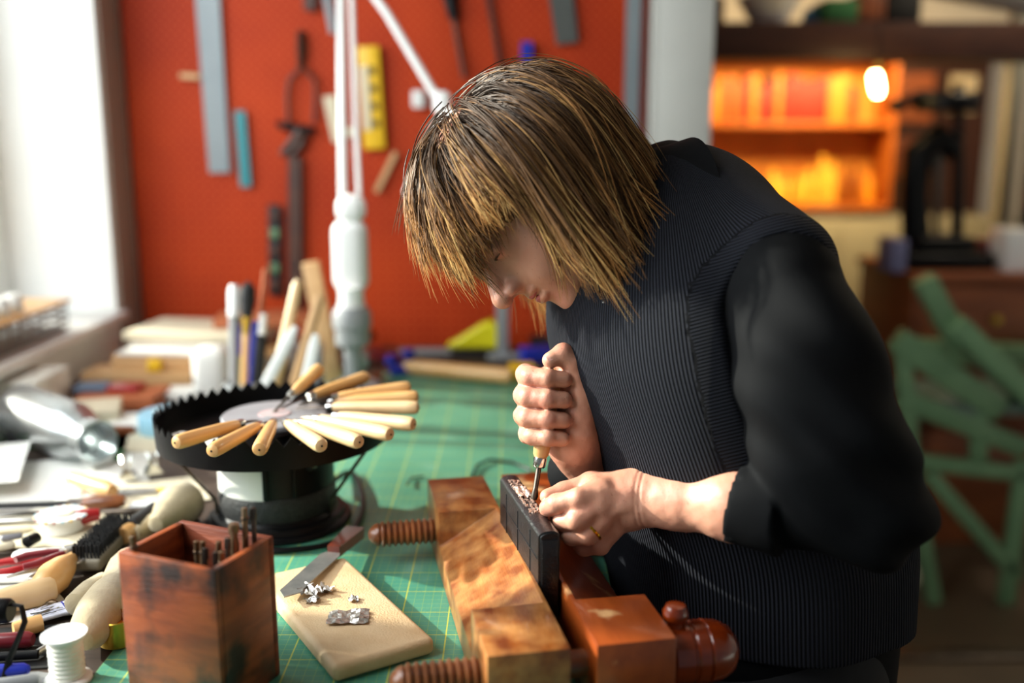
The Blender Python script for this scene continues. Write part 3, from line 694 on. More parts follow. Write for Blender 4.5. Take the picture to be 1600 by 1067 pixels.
for i, (pts, z, th, m, lb) in enumerate([
    ([(-60, 700), (48, 690), (28, 752), (-60, 762)], .925, .0006, m_paper, 'white sheet of paper at the left edge in front of the glass jar'),
    ([(-60, 760), (70, 748), (120, 790), (-40, 812)], .9015, .0006, m_paper, 'white curved paper under the long black knife'),
    ([(-60, 812), (150, 800), (260, 815), (250, 850), (-60, 860)], .8995, .0008, m_cream, 'cream paper under the pin wheel'),
    ([(-80, 900), (60, 890), (120, 960), (-80, 985)], .8985, .0008, m_paper, 'white paper under the boxwood handles at left'),
    ([(30, 640), (150, 655), (205, 668), (190, 720), (150, 722), (60, 660)], .9005, .001, m_dkgreen, 'dark green folded card behind the glass jar mouth'),
    ([(-60, 650), (30, 655), (60, 700), (-60, 710)], .9005, .001, m_dkgreen, 'dark green card at the left edge below the glass jar'),
    ([(120, 715), (182, 700), (175, 722), (140, 732)], .9045, .0006, m_paper, 'small white paper slip in front of the jar mouth'),
    ([(-60, 1060), (60, 1050), (140, 1062), (140, 1110), (-60, 1110)], .8985, .0008, m_grey, 'grey card in the bottom left corner under the tools'),
    ([(-60, 985), (110, 975), (130, 1040), (-60, 1052)], .8982, .0006, m_blackm, 'black card under the dark red handle at left'),
    ([(150, 760), (300, 745), (330, 780), (180, 800)], .8992, .0008, m_cream, 'cream card under the binder clips')]):
    sheet('paper_sheet', lb, 'paper', pts, z, th, m)
# glass jar lying down
ja, jb = T(30, 640, .946), T(152, 690, .946)
L0 = 1.15
jr = thing('glass_jar', 'clear glass jar lying on its side at the left', 'jar', M=frame(ja, jb)); L = (jb-ja).length
G().lathe([(0, 0), (.026, 0), (.041, .004), (.046, .014), (.046, L*.68), (.040, L*.78), (.029, L*.86), (.0285, L*.9), (.033, L*.91), (.033, L), (.030, L), (.0275, L*.9), (.0275, L*.86), (.038, L*.77), (.0438, L*.67), (.0438, .015), (.038, .006), (0, .006)], 40, axis='X').obj('jar_wall', m_glass, jr)
# binder clips
for i, (px, py, lb) in enumerate([(200, 745, 'shiny nickel bulldog clip left of a second one'), (240, 738, 'shiny nickel bulldog clip next to the whirler tray')]):
    bc = thing('bulldog_clip', lb, 'clip', T(px, py, .905), .2+i*.3, 'nickel bulldog clips')
    G().prism([(-.013, 0), (.013, 0), (.003, .015), (-.003, .015)], -.012, .012, Matrix.Rotation(PI/2, 4, 'X')).obj('clip_body', m_nickel, bc)
    for s in (-1, 1): G().tube([(s*.004, -.008, .013), (s*.006, -.008, .026), (s*.007, 0, .032), (s*.006, .008, .026), (s*.004, .008, .013)], .0018, 8).obj('clip_arm', m_nickel, bc)
# flat steel ruler with yellow tag
rl = thing('steel_ruler', 'steel ruler with a yellow label lying behind the suede dauber', 'ruler', T(215, 768, .9025), .12)
G().box((0, 0, .0012), (.16, .018, .0015)).obj('rule', m_steel, rl); G().box((.035, 0, .0023), (.016, .012, .0006)).obj('yellow_label', m_yel2, rl)

# brush pots
def pot(lab, c, r, h, m, name='brush_pot', cat='pot', z=.9):
    o = G().lathe([(0, 0), (r*.95, 0), (r, .003), (r, h-.001), (r*.99, h), (r*.95, h), (r*.93, .004), (0, .004)], 32).obj(name, m); at(o, V(c.x, c.y, z)); return tag(o, lab, cat)
pc = V(P(384, 653, 1.8).x, P(384, 653, 1.8).y, .9); pot('grey glass brush pot holding brushes and pens behind the tray', pc, .036, .075, m_grey)
def upright(name, lab, cat, base, top, parts, group='brushes and tools in the pots'):
    L = (top-base).length; t = thing(name, lab, cat, M=frame(base, top, up=(0, 1, 0.01)), group=group)
    for pn, pr, m, fl in parts: G().lathe([(r, x*L) for x, r in pr], 12, axis='X', sy=fl).obj(pn, m, t)
    return t
D0 = 1.80
def up(name, lab, cat, x0, y0, x1, y1, parts, d=D0, **k):
    a, b = P(x0, y0, d), P(x1, y1, d); a = b+(a-b)*((b.z-.906)/(b.z-a.z)); return upright(name, lab, cat, a, b, parts, **k)
up('marker_pen', 'grey-white marker pen standing in the grey brush pot', 'pen', 366, 590, 366, 445, [('barrel', [(0, 0), (0, .010), (.75, .010), (.75, 0)], m_grey, 1), ('cap', [(.75, 0), (.76, .0115), (.95, .0115), (1, .008), (1, 0)], m_white, 1)])
up('paint_brush', 'brush with round black bristles in the grey pot', 'brush', 382, 595, 388, 438, [('handle', [(0, 0), (0, .004), (.3, .007), (.62, .006), (.62, 0)], m_boxwood, 1), ('ferrule', [(.62, 0), (.62, .007), (.74, .008), (.74, 0)], m_brass, 1), ('bristles', [(.74, 0), (.74, .009), (.86, .015), (.95, .013), (1, 0)], m_blackm, 1)], d=1.775)
up('orange_brush', 'thin brown brush handle standing tallest in the grey pot', 'brush', 398, 590, 414, 420, [('handle', [(0, 0), (0, .006), (.45, .007), (.5, .005), (1, .0035), (1, 0)], m_terra, 1), ('grip', [(.15, 0), (.15, .008), (.5, .0085), (.52, 0)], m_orange, 1)], d=1.815)
up('blue_marker', 'blue capped marker in the grey brush pot', 'pen', 396, 600, 400, 502, [('barrel', [(0, 0), (0, .009), (.55, .009), (.55, 0)], m_blue, 1), ('cap', [(.55, 0), (.55, .010), (1, .009), (1, 0)], m_blue, 1)], d=1.79)
up('black_marker', 'black marker with white cap in the grey brush pot', 'pen', 402, 600, 412, 490, [('barrel', [(0, 0), (0, .010), (.8, .010), (.8, 0)], m_blackm, 1), ('cap', [(.8, 0), (.8, .008), (1, .007), (1, 0)], m_white, 1)], d=1.785)
up('green_pen', 'green pen in the grey brush pot', 'pen', 374, 598, 372, 490, [('barrel', [(0, 0), (0, .005), (.95, .005), (1, .002), (1, 0)], m_mgreen, 1), ('clip', [(.6, 0), (.6, .006), (.9, .006), (.9, 0)], m_blue, 1)])
pc2 = V(P(430, 673, 1.70).x, P(430, 673, 1.70).y, .9); pot('black box-like pot holding two long bone folders behind the tray', pc2, .038, .045, m_black)
D1 = 1.72
for i, (x0, x1, y1, m, m2, lb) in enumerate([(428, 466, 437, m_boxwood2, m_white, 'long pale wooden handled file, tallest in the pot behind the tray'), (458, 500, 460, m_tan, m_white, 'second pale handled file leaning right in the pot behind the tray')]):
    t = up('bone_folder', lb, 'tool', x0, 610, x1, y1, [('handle', [(0, 0), (0, .010), (.5, .0105), (.96, .009), (1, .005), (1, 0)], m, .6)], d=D1, group='files in the pot behind the tray')
    t2 = up('ivory_blade', ['white flat blade left of the tallest pale handle', 'white flat blade right of the second pale handle'][i], 'blade', x0-16+34*i, 608, x1-12-2*i+8, 510+12*i, [('blade', [(0, 0), (0, .0105), (.9, .009), (1, .005), (1, 0)], m2, .2)], d=D1-.02-.005*i, group='files in the pot behind the tray')
cup = G().lathe([(0, 0), (.028, 0), (.036, .10), (.035, .10), (.027, .002), (0, .002)], 32).obj('plastic_cup', m_cup); at(cup, V(P(478, 560, 1.98).x, P(478, 560, 1.98).y, .9)); tag(cup, 'clear plastic cup behind the long file handles', 'cup')
cup = G().lathe([(0, 0), (.030, 0), (.038, .06), (.037, .06), (.029, .002), (0, .002)], 32).obj('white_cup', m_white); c_ = T(505, 575, .9); at(cup, c_); tag(cup, 'low white cup at the foot of the lamp', 'cup')
# tape roll
tr = thing('tape_roll', 'pale blue and white roll of tape lying flat behind the tray', 'tape', T(265, 672, .9))
G().lathe([(.026, 0), (.050, 0), (.051, .002), (.051, .031), (.050, .033), (.026, .033), (.026, 0)], 44).obj('tape', m_ltblue, tr)
G().lathe([(.021, .001), (.0255, .001), (.0255, .034), (.021, .034), (.021, .001)], 36).obj('core', m_paper, tr)
# stacked boards and papers on the left of the bench
def plank(lab, x, y, z, dx, dy, dz, m, rz, name='timber_offcut', cat='board', group=None):
    o = G().box((0, 0, dz/2), (dx, dy, dz), .0015).obj(name, m); at(o, V(x, y, z), rz); return tag(o, lab, cat, group)
def PK(lab, xa, xb, yb, z, dy, h, m, rz=0, name='timber_offcut', cat='board', bev=.0015):
    A, B = T(xa, yb, z), T(xb, yb, z)
    o = G().box((0, 0, h/2), ((B-A).length, dy, h), bev, seg=3).obj(name, m); at(o, (A+B)/2+V(0, dy/2, 0), rz); return tag(o, lab, cat)
PK('terracotta board under the small card blocks', 118, 240, 642, .8975, .10, .026, m_terra)
PK('white card strip in front of the terracotta board', 145, 232, 660, .8975, .025, .010, m_paper, .02, 'card_strip', 'card')
PK('small brown block in front of the white card strip', 168, 208, 682, .8975, .03, .016, m_cab, .0, 'wood_block', 'block')
PK('small blue-grey card block on the terracotta board', 112, 162, 614, .9245, .05, .011, mat('bluegrey', '5a6a80', rough=.6), .1, 'card_block', 'block')
PK('small dark red card block on the terracotta board', 166, 214, 614, .9245, .05, .011, m_redp, -.05, 'card_block', 'block')
PK('long pale timber batten behind the card blocks', 128, 300, 610, .8975, .09, .036, m_tan)
PK('grey-topped timber slab behind the yellow wax cube', 175, 320, 578, .934, .08, .030, m_tan, -.04)
PK('cream card on top of the grey-topped timber slab', 180, 312, 556, .9645, .07, .004, m_paper, -.04, 'card_sheet', 'card')
PK('bulging white bag beside the grey brush pot', 298, 352, 625, .8975, .07, .10, m_paper, .1, 'white_bag', 'bag', .02)
PK('white box between the tape roll and the timber batten', 220, 300, 628, .8975, .06, .018, m_paper, .1, 'white_box', 'box')
wx = G().box((0, 0, .0125), (.028, .028, .025), .006, seg=3).obj('wax_cube', m_yel2); at(wx, T(242, 580, .934), .3); tag(wx, 'yellow beeswax cube on the timber batten', 'wax')
rr = random.Random(4)
for i, (dx, dy, c, lb) in enumerate([(.34, .24, m_cream, 'cream folder at the bottom of the paper heap by the window'), (.30, .22, m_paper, 'white paper pad second from the bottom in the heap by the window'), (.30, .20, m_tan, 'buff envelope in the middle of the heap by the window'), (.26, .20, m_paper, 'white paper pad above the buff envelope by the window'), (.28, .18, m_cream, 'cream patterned sheet near the top of the heap by the window'), (.20, .12, m_terra, 'orange card on top of the paper heap by the window')]):
    plank(lb, -.66+rr.uniform(-.03, .03)+(.08 if i == 5 else 0), 2.17+rr.uniform(-.02, .02), .898+i*.020, dx, dy, .0185, c, rr.uniform(-.25, .25), 'paper_stack', 'papers')
plank('white carton pushed against the wall below the basket', -.888, 1.42, .8975, .07, .16, .07, m_paper, .0, 'carton', 'box')
plank('second white carton against the wall, deeper than the one below the basket', -.888, 1.62, .8975, .07, .15, .055, m_white, .0, 'carton', 'box')
plank('cream carton against the wall behind the two white cartons', -.888, 1.80, .8975, .07, .14, .075, m_thread, .0, 'carton', 'box')
plank('cream timber end lying near the window sill', -.77, 1.72, .8975, .13, .10, .035, m_cream, .3)
plank('small black block under the window sill', -.81, 1.60, .8975, .05, .05, .03, m_blackm, .1, 'black_block', 'block')
plank('white papers lying under the glass jar', -.68, 1.42, .8975, .26, .22, .002, m_paper, .3, 'paper_sheet', 'papers')
plank('cream papers spread between jar and timber pile', -.62, 1.62, .8975, .22, .12, .004, m_cream, -.2, 'paper_sheet', 'papers')
plank('white paper strip lying left of the tape roll', -.66, 1.70, .902, .10, .08, .012, m_paper, -.1, 'paper_tray', 'papers')
# basket on the sill with jars
bs = thing('wire_basket', 'grey woven basket on the window sill', 'basket', (WX-.10, 1.86, 1.0065))
G().box((0, 0, .004), (.19, .40, .006), .002).obj('basket_floor', m_grey, bs)
g = G()
def meshpanel(g, a, b, h, n, mz=5):
    a = V(*a); b = V(*b)
    for k in range(n+1):
        p = a.lerp(b, k/n); g.box((p.x, p.y, h/2+.004), (.003, .003, h))
    for k in range(mz):
        z = .006+h*k/(mz-1); c = (a+b)/2; d = b-a
        g.box((c.x, c.y, z), (abs(d.x)+.003, abs(d.y)+.003, .003))
for a, b in (((-.095, -.2), (.095, -.2)), ((.095, -.2), (.095, .2)), ((.095, .2), (-.095, .2)), ((-.095, .2), (-.095, -.2))): meshpanel(g, (*a, 0), (*b, 0), .055, 10)
o = g.obj('basket_mesh', mat('basket_grey', '8c8078', rough=.6), bs)
G().box((0, 0, .062), (.21, .42, .008), .003).obj('wooden_lid', m_boxwood, bs)
for i in range(5):
    o = G().lathe([(0, 0), (.017, 0), (.018, .002), (.018, .022), (.015, .026), (.015, .034), (0, .034)], 20).obj('small_jar', m_white); at(o, V(WX-.03, 1.70+i*.048, 1.0735)); tag(o, ['white lidded jar at the front left end of the basket row', 'second white lidded jar from the left on the basket', 'middle white lidded jar on the basket', 'fourth white lidded jar on the basket', 'white lidded jar at the far right end of the basket row'][i], 'jar', 'white jars on the basket')

# ------------------------------------------------------------ lamp with sprung arms
LY = 1.93
lp = thing('task_lamp', 'white spring-arm task lamp standing behind the brush pots', 'lamp', V(-.315, LY, .9))
def LP(x, y, d=1.95): return P(x, y, d)-V(-.315, LY, .9)
G().lathe([(.0, 0), (.052, 0), (.054, .004), (.054, .02), (.046, .024), (.0, .024)], 36).obj('base', m_grey, lp)
G().lathe([(.018, .024), (.018, .10), (0, .10)], 20, c=(0, .0, 0)).obj('stem', m_grey, lp)
G().lathe([(0, .10), (.030, .10), (.034, .104), (.034, .135), (.038, .138), (.038, .165), (.030, .178), (0, .18)], 32).obj('clamp_collar', m_grey, lp)
jc = LP(547, 385)
def capsule_body(c, w, h, dpt):
    return G().box(c, (w, dpt, h), w*.38, seg=6)
capsule_body((jc.x, jc.y, (LP(547, 455).z+LP(547, 345).z)/2), .070, .145, .05).obj('joint_cover', m_white, lp)
G().lathe([(0, .175), (.027, .176), (.024, .20), (.026, LP(547, 448).z), (0, LP(547, 446).z)], 24).obj('neck', m_white, lp)
capsule_body((jc.x+.004, jc.y, LP(547, 325).z), .058, .055, .045).obj('joint_cap', m_white, lp)
G().tube([LP(536, 330), LP(532, -60)], .0085, 12).obj('lower_arm', m_white, lp)
G().tube([LP(562, 330), LP(556, 200), LP(548, -60)], .0055, 12).obj('lower_arm', m_white, lp)
G().tube([LP(545, -60), LP(604, 20), LP(690, 165)], .0085, 12).obj('upper_arm', m_white, lp)
G().box(LP(540, -60), (.04, .03, .05), .012, seg=4).obj('elbow_joint', m_white, lp)
G().box(LP(690, 160), (.035, .03, .045), .012, seg=4).obj('head_joint', m_white, lp)
Mh = Matrix.Translation(LP(706, 268, 1.95)) @ Euler((.25, .25, 0)).to_matrix().to_4x4()
G().lathe([(0, .12), (.03, .118), (.05, .10), (.066, .04), (.084, -.06), (.082, -.06), (.064, .038), (.048, .095), (0, .11)], 40, M=Mh).obj('lamp_shade', m_white, lp)
# small things round the lamp foot
kb = thing('wooden_wedge', 'pale wooden wedge leaning left behind the lamp stem', 'wedge', P(520, 520, 2.05)); kb.location.z = .9
for i, (dx, rz) in enumerate(((.0, .16),)):
    o = G().box((0, 0, .12), (.035, .018, .265), .003, M=Matrix.Translation((dx, .0, .006)) @ Matrix.Rotation(-rz, 4, 'Y')).obj('wedge', m_tan, kb)
lying('wooden_rod', 'reddish brown wooden handle propped at the foot of the lamp', 'handle', (520, 545), (585, 522), .935, [('body', [(0, 0), (.02, .012), (.5, .016), (.95, .012), (1, 0)], m_knob, 1)])
for i, (x, y, r, h, m, lb) in enumerate([(570, 575, .016, .045, m_nickel, 'small steel bolt-like fitting right of the lamp foot'), (540, 580, .014, .012, m_blackm, 'small dark pot lid in front of the lamp'), (492, 556, .02, .05, m_white, 'white bottle left of the lamp foot'), (590, 556, .02, .018, m_maroon, 'dark red tin behind the steel fitting')]):
    o = G().lathe([(0, 0), (r, 0), (r, h*.6), (r*.7, h*.7), (r*.7, h), (0, h)], 20).obj('small_fitting', m); at(o, T(x, y, .9)); tag(o, lb, 'fitting')
plank('low wooden block behind the gouges right of the lamp', T(575, 600, .9).x, T(575, 600, .9).y, .9, .06, .03, .02, m_cab, .1, 'wood_block', 'block')

# ------------------------------------------------------------ back of the bench, middle
lying('rolling_bar', 'pale wooden rod lying across the back of the green mat', 'rod', (632, 572), (800, 588), .918, [('body', [(0, 0), (.01, .013), (.05, .0155), (.95, .0165), (.99, .014), (1, 0)], m_boxwood, 1)])
bt = thing('blue_clamp', 'small blue clamp with round knobs left of the pale wooden rod', 'clamp', T(628, 585, .9))
G().box((0, 0, .012), (.05, .03, .022), .005).obj('body', m_blue, bt)
for x, z in ((-.022, .032), (.016, .045)): G().lathe([(0, -.012), (.012, -.010), (.015, 0), (.012, .010), (0, .012)], 16, c=(x, 0, z)).obj('knob', m_blue, bt)
ys = thing('yellow_sander', 'bright yellow hand sander with a black sole at the back of the bench', 'sander', T(752, 553, .9), -.05)
g = G(); pf = [(-.075, .004), (-.085, .010), (-.06, .022), (-.02, .048), (.01, .068), (.035, .070), (.052, .055), (.060, .02), (.058, .004)]
me = G().prism(pf, -.028, .028, Matrix.Rotation(PI/2, 4, 'X')).mesh('body', m_yellow); bm = bmesh.new(); bm.from_mesh(me)
bmesh.ops.bevel(bm, geom=bm.edges[:], offset=.007, segments=3, affect='EDGES'); bmesh.ops.translate(bm, vec=(0, 0, .012), verts=bm.verts); bm.to_mesh(me); bm.free(); me.shade_smooth()
o = bpy.data.objects.new('body', me); COL.objects.link(o); o.parent = ys
G().box((-.005, 0, .007), (.13, .062, .012), .003).obj('sole', m_blackm, ys)
pl = thing('steel_post', 'grey steel post rising behind the yellow sander', 'post', V(P(785, 480, 2.3).x, 2.27, .9)); G().box((0, 0, .12), (.028, .02, .24), .002).obj('bar', m_grey, pl); G().box((0, 0, .004), (.07, .05, .007), .002).obj('foot', m_grey, pl)
for i, (x, y, dx, dy, dz, m, rz, lb) in enumerate([(690, 553, .20, .03, .012, m_grey, 0, 'grey steel straightedge along the foot of the pegboard'), (840, 562, .08, .04, .03, m_blue, .3, 'blue box at the back of the bench beside the woman'), (815, 590, .05, .04, .03, m_yel2, .2, 'yellow block beside the pale wooden rod end'), (860, 545, .10, .05, .03, m_blackm, 0, 'black box at the back of the bench near the woman'), (600, 560, .08, .04, .010, m_maroon, .1, 'dark red flat tin behind the blue clamp'), (800, 560, .10, .03, .012, m_grey, .1, 'grey flat bar in front of the yellow sander')]):
    q = T(x, y, .9); plank(lb, q.x, q.y, .9, dx, dy, dz, m, rz, 'bench_block', 'block')
o = G().tube([T(636, 757, .906), T(643, 747, .903), T(662, 744, .903)], .0016, 6).obj('hex_key', m_steeld); tag(o, 'small bent hex key left of the press corner', 'hex key')
o = G().tube([T(738, 745, .903), T(746, 727, .9045), T(765, 718, .9045), T(800, 722, .903), T(830, 735, .903)], .0024, 8).obj('cord', m_black); tag(o, 'black cord curling on the mat behind the press', 'cord')

# ------------------------------------------------------------ tools hanging on the pegboard (wall plane)
PY = WY-.002
def W(x, y, off=.012):
    r = ray(x, y); t = (PY-off)/r.y; return V(0, 0, CAMH)+r*t
def wallbar(name, lab, cat, p0, p1, w0, w1, th, m, off=.010, extra=None):
    A, B = W(*p0, off), W(*p1, off); M = frame(A, B, up=(0, -1, 0)); L = (B-A).length
    t = G().prism([(0, -w0/2), (L, -w1/2), (L, w1/2), (0, w0/2)], -th/2, th/2, M @ Matrix.Identity(4))
    o = t.obj(name, m); return tag(o, lab, cat)
wallbar('long_ruler', 'long grey steel ruler hanging at the left of the red pegboard', 'ruler', (318, -90), (343, 270), .058, .050, .003, m_greym)
wallbar('teal_scraper', 'short teal blue strip hanging beside the long grey ruler', 'scraper', (374, 173), (384, 292), .026, .026, .003, m_teal)
wallbar('pale_hook', 'pale wooden peg left of the long ruler', 'peg', (282, 118), (312, 120), .012, .012, .012, m_tan)
lv = thing('spirit_level', 'yellow torpedo spirit level hanging on the red pegboard', 'level', M=frame(W(575, 72, .014), W(586, 233, .014), up=(0, -1, 0)))
L = (W(575, 72)-W(586, 233)).length
G().box((L/2, 0, 0), (L, .052, .018), .004).obj('body', m_yel2, lv)
G().box((L/2, -.014, .0095), (L*.62, .020, .003), .001).obj('inset', m_cream, lv)
for k in range(4): G().box((L*(.24+.17*k), .008, .0095), (.018, .014, .003), .001).obj('vial', m_blackm, lv)
# dividers / dark adjustable tool
dv = thing('bow_dividers', 'dark iron tool with two curved legs hanging on the pegboard', 'dividers', W(470, 150, .012))
def WO(o, x, y, off=.012): return W(x, y, off)-o.location
G().tube([WO(dv, 471, 48), WO(dv, 472, 75), WO(dv, 471, 108)], [.012, .016, .010], 8, flat=.4).obj('handle', m_brown, dv)
for s in (-1, 1): G().tube([WO(dv, 472+s*4, 108), WO(dv, 472+s*20, 125), WO(dv, 471+s*22, 150), WO(dv, 471+s*20, 192)], .0045, 8).obj('curved_leg', m_brown, dv)
cl = thing('iron_clamp', 'dark blue-black iron clamp hanging below the curved tool', 'clamp', W(465, 200, .02))
G().tube([WO(cl, 432, 193), WO(cl, 450, 199), WO(cl, 492, 203)], [.007, .011, .008], 10).obj('cross_bar', m_black, cl)
G().tube([WO(cl, 470, 205), WO(cl, 455, 225), WO(cl, 440, 242)], [.014, .012, .008], 8).obj('jaw', m_brown, cl)
G().tube([WO(cl, 478, 205), WO(cl, 470, 228), WO(cl, 452, 246)], [.008, .010, .006], 8).obj('jaw', m_brown, cl)
wallbar('hammer', 'long dark brown wooden hammer shaft hanging down the pegboard', 'hammer', (461, 246), (462, 480), .030, .034, .02, m_brown)
st = thing('black_stencil', 'black plastic strip with dark slots beside the brown handle', 'stencil', M=frame(W(429, 320), W(430, 462), up=(0, -1, 0)))
L = (W(429, 320)-W(430, 462)).length; G().box((L/2, 0, 0), (L, .032, .006), .002).obj('strip', m_blackm, st)
for k in range(5): G().box((L*(.12+.19*k), 0, .004), (L*.10, .020, .002), .001).obj('slot', m_mgreen if k % 2 else m_brown, st)
wallbar('dark_tool', 'dark pliers handle hanging at the top edge left of the lamp arm', 'pliers', (486, -40), (484, 16), .03, .025, .02, m_brown)
wallbar('grey_strip', 'narrow grey strip hanging just left of the lamp arms', 'ruler', (503, -40), (520, 52), .018, .014, .004, m_greym)
wallbar('paper_tag', 'cream paper tag hanging behind the lamp arms', 'tag', (514, 150), (526, 222), .030, .018, .001, m_cream)
wallbar('small_tag', 'small cream tag behind the two lamp rods', 'tag', (530, 206), (560, 206), .018, .018, .001, m_cream, off=.02)
wallbar('square_blade', 'dark grey try square blade hanging at the top middle of the pegboard', 'square', (872, -40), (886, 68), .058, .050, .006, mat('slate', '4a4c48', rough=.5))
wallbar('screwdriver', 'blue handled tool hanging above the woman\'s head', 'tool', (823, 66), (822, 112), .026, .026, .02, m_blue)
wallbar('steel_bar', 'tall grey steel bar at the right edge of the pegboard', 'bar', (992, -60), (984, 250), .034, .034, .012, m_greym)
o = wallbar('thin_rod', 'thin dark rod hanging left of the blue handled tool', 'rod', (756, -40), (782, 110), .010, .010, .01, m_brown)
tw = thing('dark_chisel', 'dark handled chisel hanging at the top of the pegboard', 'chisel', M=frame(W(696, -40), W(724, 112), up=(0, -1, 0)))
G().lathe([(0, 0), (.014, 0), (.018, .04), (.012, .10), (0, .10)], 14, axis='X').obj('handle', m_black, tw); G().lathe([(.006, .10), (.006, .235), (0, .235)], 10, axis='X').obj('shaft', m_brown, tw)
hd = thing('wall_socket', 'small white switch block on the pegboard beside the lamp arm', 'switch', W(654, 155, .012)); G().box((0, -.004, 0), (.03, .012, .04), .004).obj('plate', m_white, hd); G().box((0, -.012, .004), (.01, .006, .014), .002).obj('rocker', m_white, hd)
wallbar('pale_stick', 'pale thin stick slanting behind the woman\'s hair', 'stick', (618, 238), (588, 300), .012, .012, .01, m_tan)

# ------------------------------------------------------------ the back room on the right
# beam, shelf loads
bm_ = thing('shelf_beam', 'dark brown beam carrying stored things across the back room', 'beam', (0, 0, 0))
q0, q1 = P(1100, 40, 3.6), P(1100, 95, 3.6); y_ = q0.y
G().box((1.75, y_, (q0.z+q1.z)/2), (2.6, .25, q0.z-q1.z), .004).obj('board', m_brown, bm_)
G().box((3.3, y_, (q1.z+.0)/2), (.10, .10, q1.z-.001), .003).obj('upright', m_brown, bm_)
G().box((.52, y_, (q1.z+.0)/2), (.05, .10, q1.z-.001), .003).obj('upright', m_brown, bm_)
zt = q0.z+.001
def SH(x, d=3.6): return V(P(x, 30, d).x, y_, zt)
cn = thing('enamel_dish', 'white enamel dish catching the light on the dark beam', 'dish', SH(1200)); G().lathe([(0, 0), (.06, .0), (.115, .09), (.111, .09), (.056, .006), (0, .006)], 36).obj('bowl', m_white, cn); G().lathe([(.109, .0905), (.117, .0905), (.117, .096), (.109, .096), (.109, .0905)], 36).obj('rim', m_nickel, cn)
o = G().lathe([(0, 0), (.028, 0), (.032, .03), (.020, .055), (0, .06)], 20).obj('blue_ball', mat('mid_blue', '1c6a94', rough=.5)); at(o, SH(1266)); tag(o, 'small blue pot beside the white dish on the beam', 'pot')
for i, (x, w_, h_, m, lb) in enumerate([(1120, .07, .09, m_brown, 'brown box at the left end of the dark beam'), (1290, .12, .08, m_dkgreen, 'dark green box on the beam'), (1335, .10, .10, m_cab, 'brown carton on the beam'), (1385, .12, .12, m_blackm, 'black case on the beam next to the pale roll')]):
    o = G().box((0, 0, h_/2), (w_, .18, h_), .006).obj('storage_box', m); at(o, SH(x+(12 if i else -12))); tag(o, lb, 'box')
o = G().box((0, 0, .16), (1.0, .2, .32), .08, seg=5, M=Matrix.Rotation(.18, 4, 'Y')).obj('fabric_roll', mat('pale_grey_roll', 'a8a6a0', rough=.8)); at(o, SH(1570)+V(.12, .0, .03)); tag(o, 'pale grey roll lying on the beam at the top right', 'roll')

# lit display shelves
DY = 5.15
ds = thing('display_shelf', 'wooden display shelf glowing under warm light in the back room', 'shelf', (1.40, DY, 1.0))
def DX(x, y=200): r = ray(x, y); return (r*(DY/r.y)).x
def DZ(y): r = ray(1250, y); return CAMH+(r*(DY/r.y)).z
zb, zt_ = DZ(322), DZ(92)
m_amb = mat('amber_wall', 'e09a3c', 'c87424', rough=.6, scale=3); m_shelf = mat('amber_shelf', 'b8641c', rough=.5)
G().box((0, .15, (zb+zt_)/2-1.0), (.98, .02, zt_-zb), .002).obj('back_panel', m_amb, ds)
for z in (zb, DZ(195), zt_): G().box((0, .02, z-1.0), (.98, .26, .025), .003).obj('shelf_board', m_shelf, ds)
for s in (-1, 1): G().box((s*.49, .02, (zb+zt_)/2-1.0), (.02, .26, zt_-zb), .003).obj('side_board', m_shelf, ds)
rr = random.Random(12)
ORD = 'first second third fourth fifth sixth seventh eighth ninth tenth eleventh twelfth thirteenth fourteenth fifteenth sixteenth seventeenth eighteenth nineteenth twentieth twenty-first twenty-second twenty-third twenty-fourth'.split()
reds = [mat('book_red', 'a82410', rough=.6), mat('book_dark', '5a1c08', rough=.6), mat('book_orange', 'd8801c', rough=.6)]
x = 1.40-.45; i = 0
while x < 1.40+.30:
    w_ = rr.uniform(.025, .05); h_ = rr.uniform(.17, .24)
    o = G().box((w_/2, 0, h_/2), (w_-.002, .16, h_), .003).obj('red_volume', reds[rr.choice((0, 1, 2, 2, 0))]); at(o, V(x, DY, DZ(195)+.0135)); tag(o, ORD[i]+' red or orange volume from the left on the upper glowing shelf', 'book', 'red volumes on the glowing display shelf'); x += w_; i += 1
ambs = [mat('jar_amber', 'e89a20', rough=.3), mat('jar_honey', 'f0b840', rough=.3), mat('jar_brown', '8a4a10', rough=.3)]
for i in range(15):
    r_ = rr.uniform(.022, .032); h_ = rr.uniform(.12, .24)
    o = G().lathe([(0, 0), (r_, 0), (r_, h_*.65), (r_*.5, h_*.78), (r_*.5, h_), (0, h_)], 16).obj('amber_bottle', ambs[rr.choice((0, 1, 1, 2))]); at(o, V(1.40-.44+i*.0615, DY+rr.uniform(-.03, .03), zb+.0135)); tag(o, ORD[i]+' amber bottle from the left on the lower glowing shelf', 'bottle', 'amber bottles on the glowing display shelf')
cb = thing('grey_cupboard', 'pale grey painted cupboard under the glowing display shelf', 'cupboard', (1.62, DY, 0))
G().box((0, .05, (zb-.05)/2), (1.75, .5, zb-.06), .004).obj('carcass', mat('pale_sage', '9c9a88', rough=.6), cb)
for k in range(4):
    dd = G().box((-.655+k*.437, -.212, (zb-.05)/2), (.43, .02, zb-.16), .004).obj('cupboard_door', mat('pale_sage', ''), cb); G().box((-.655+k*.437+.17, -.23, .6), (.012, .02, .10), .003).obj('handle', m_steel, dd)
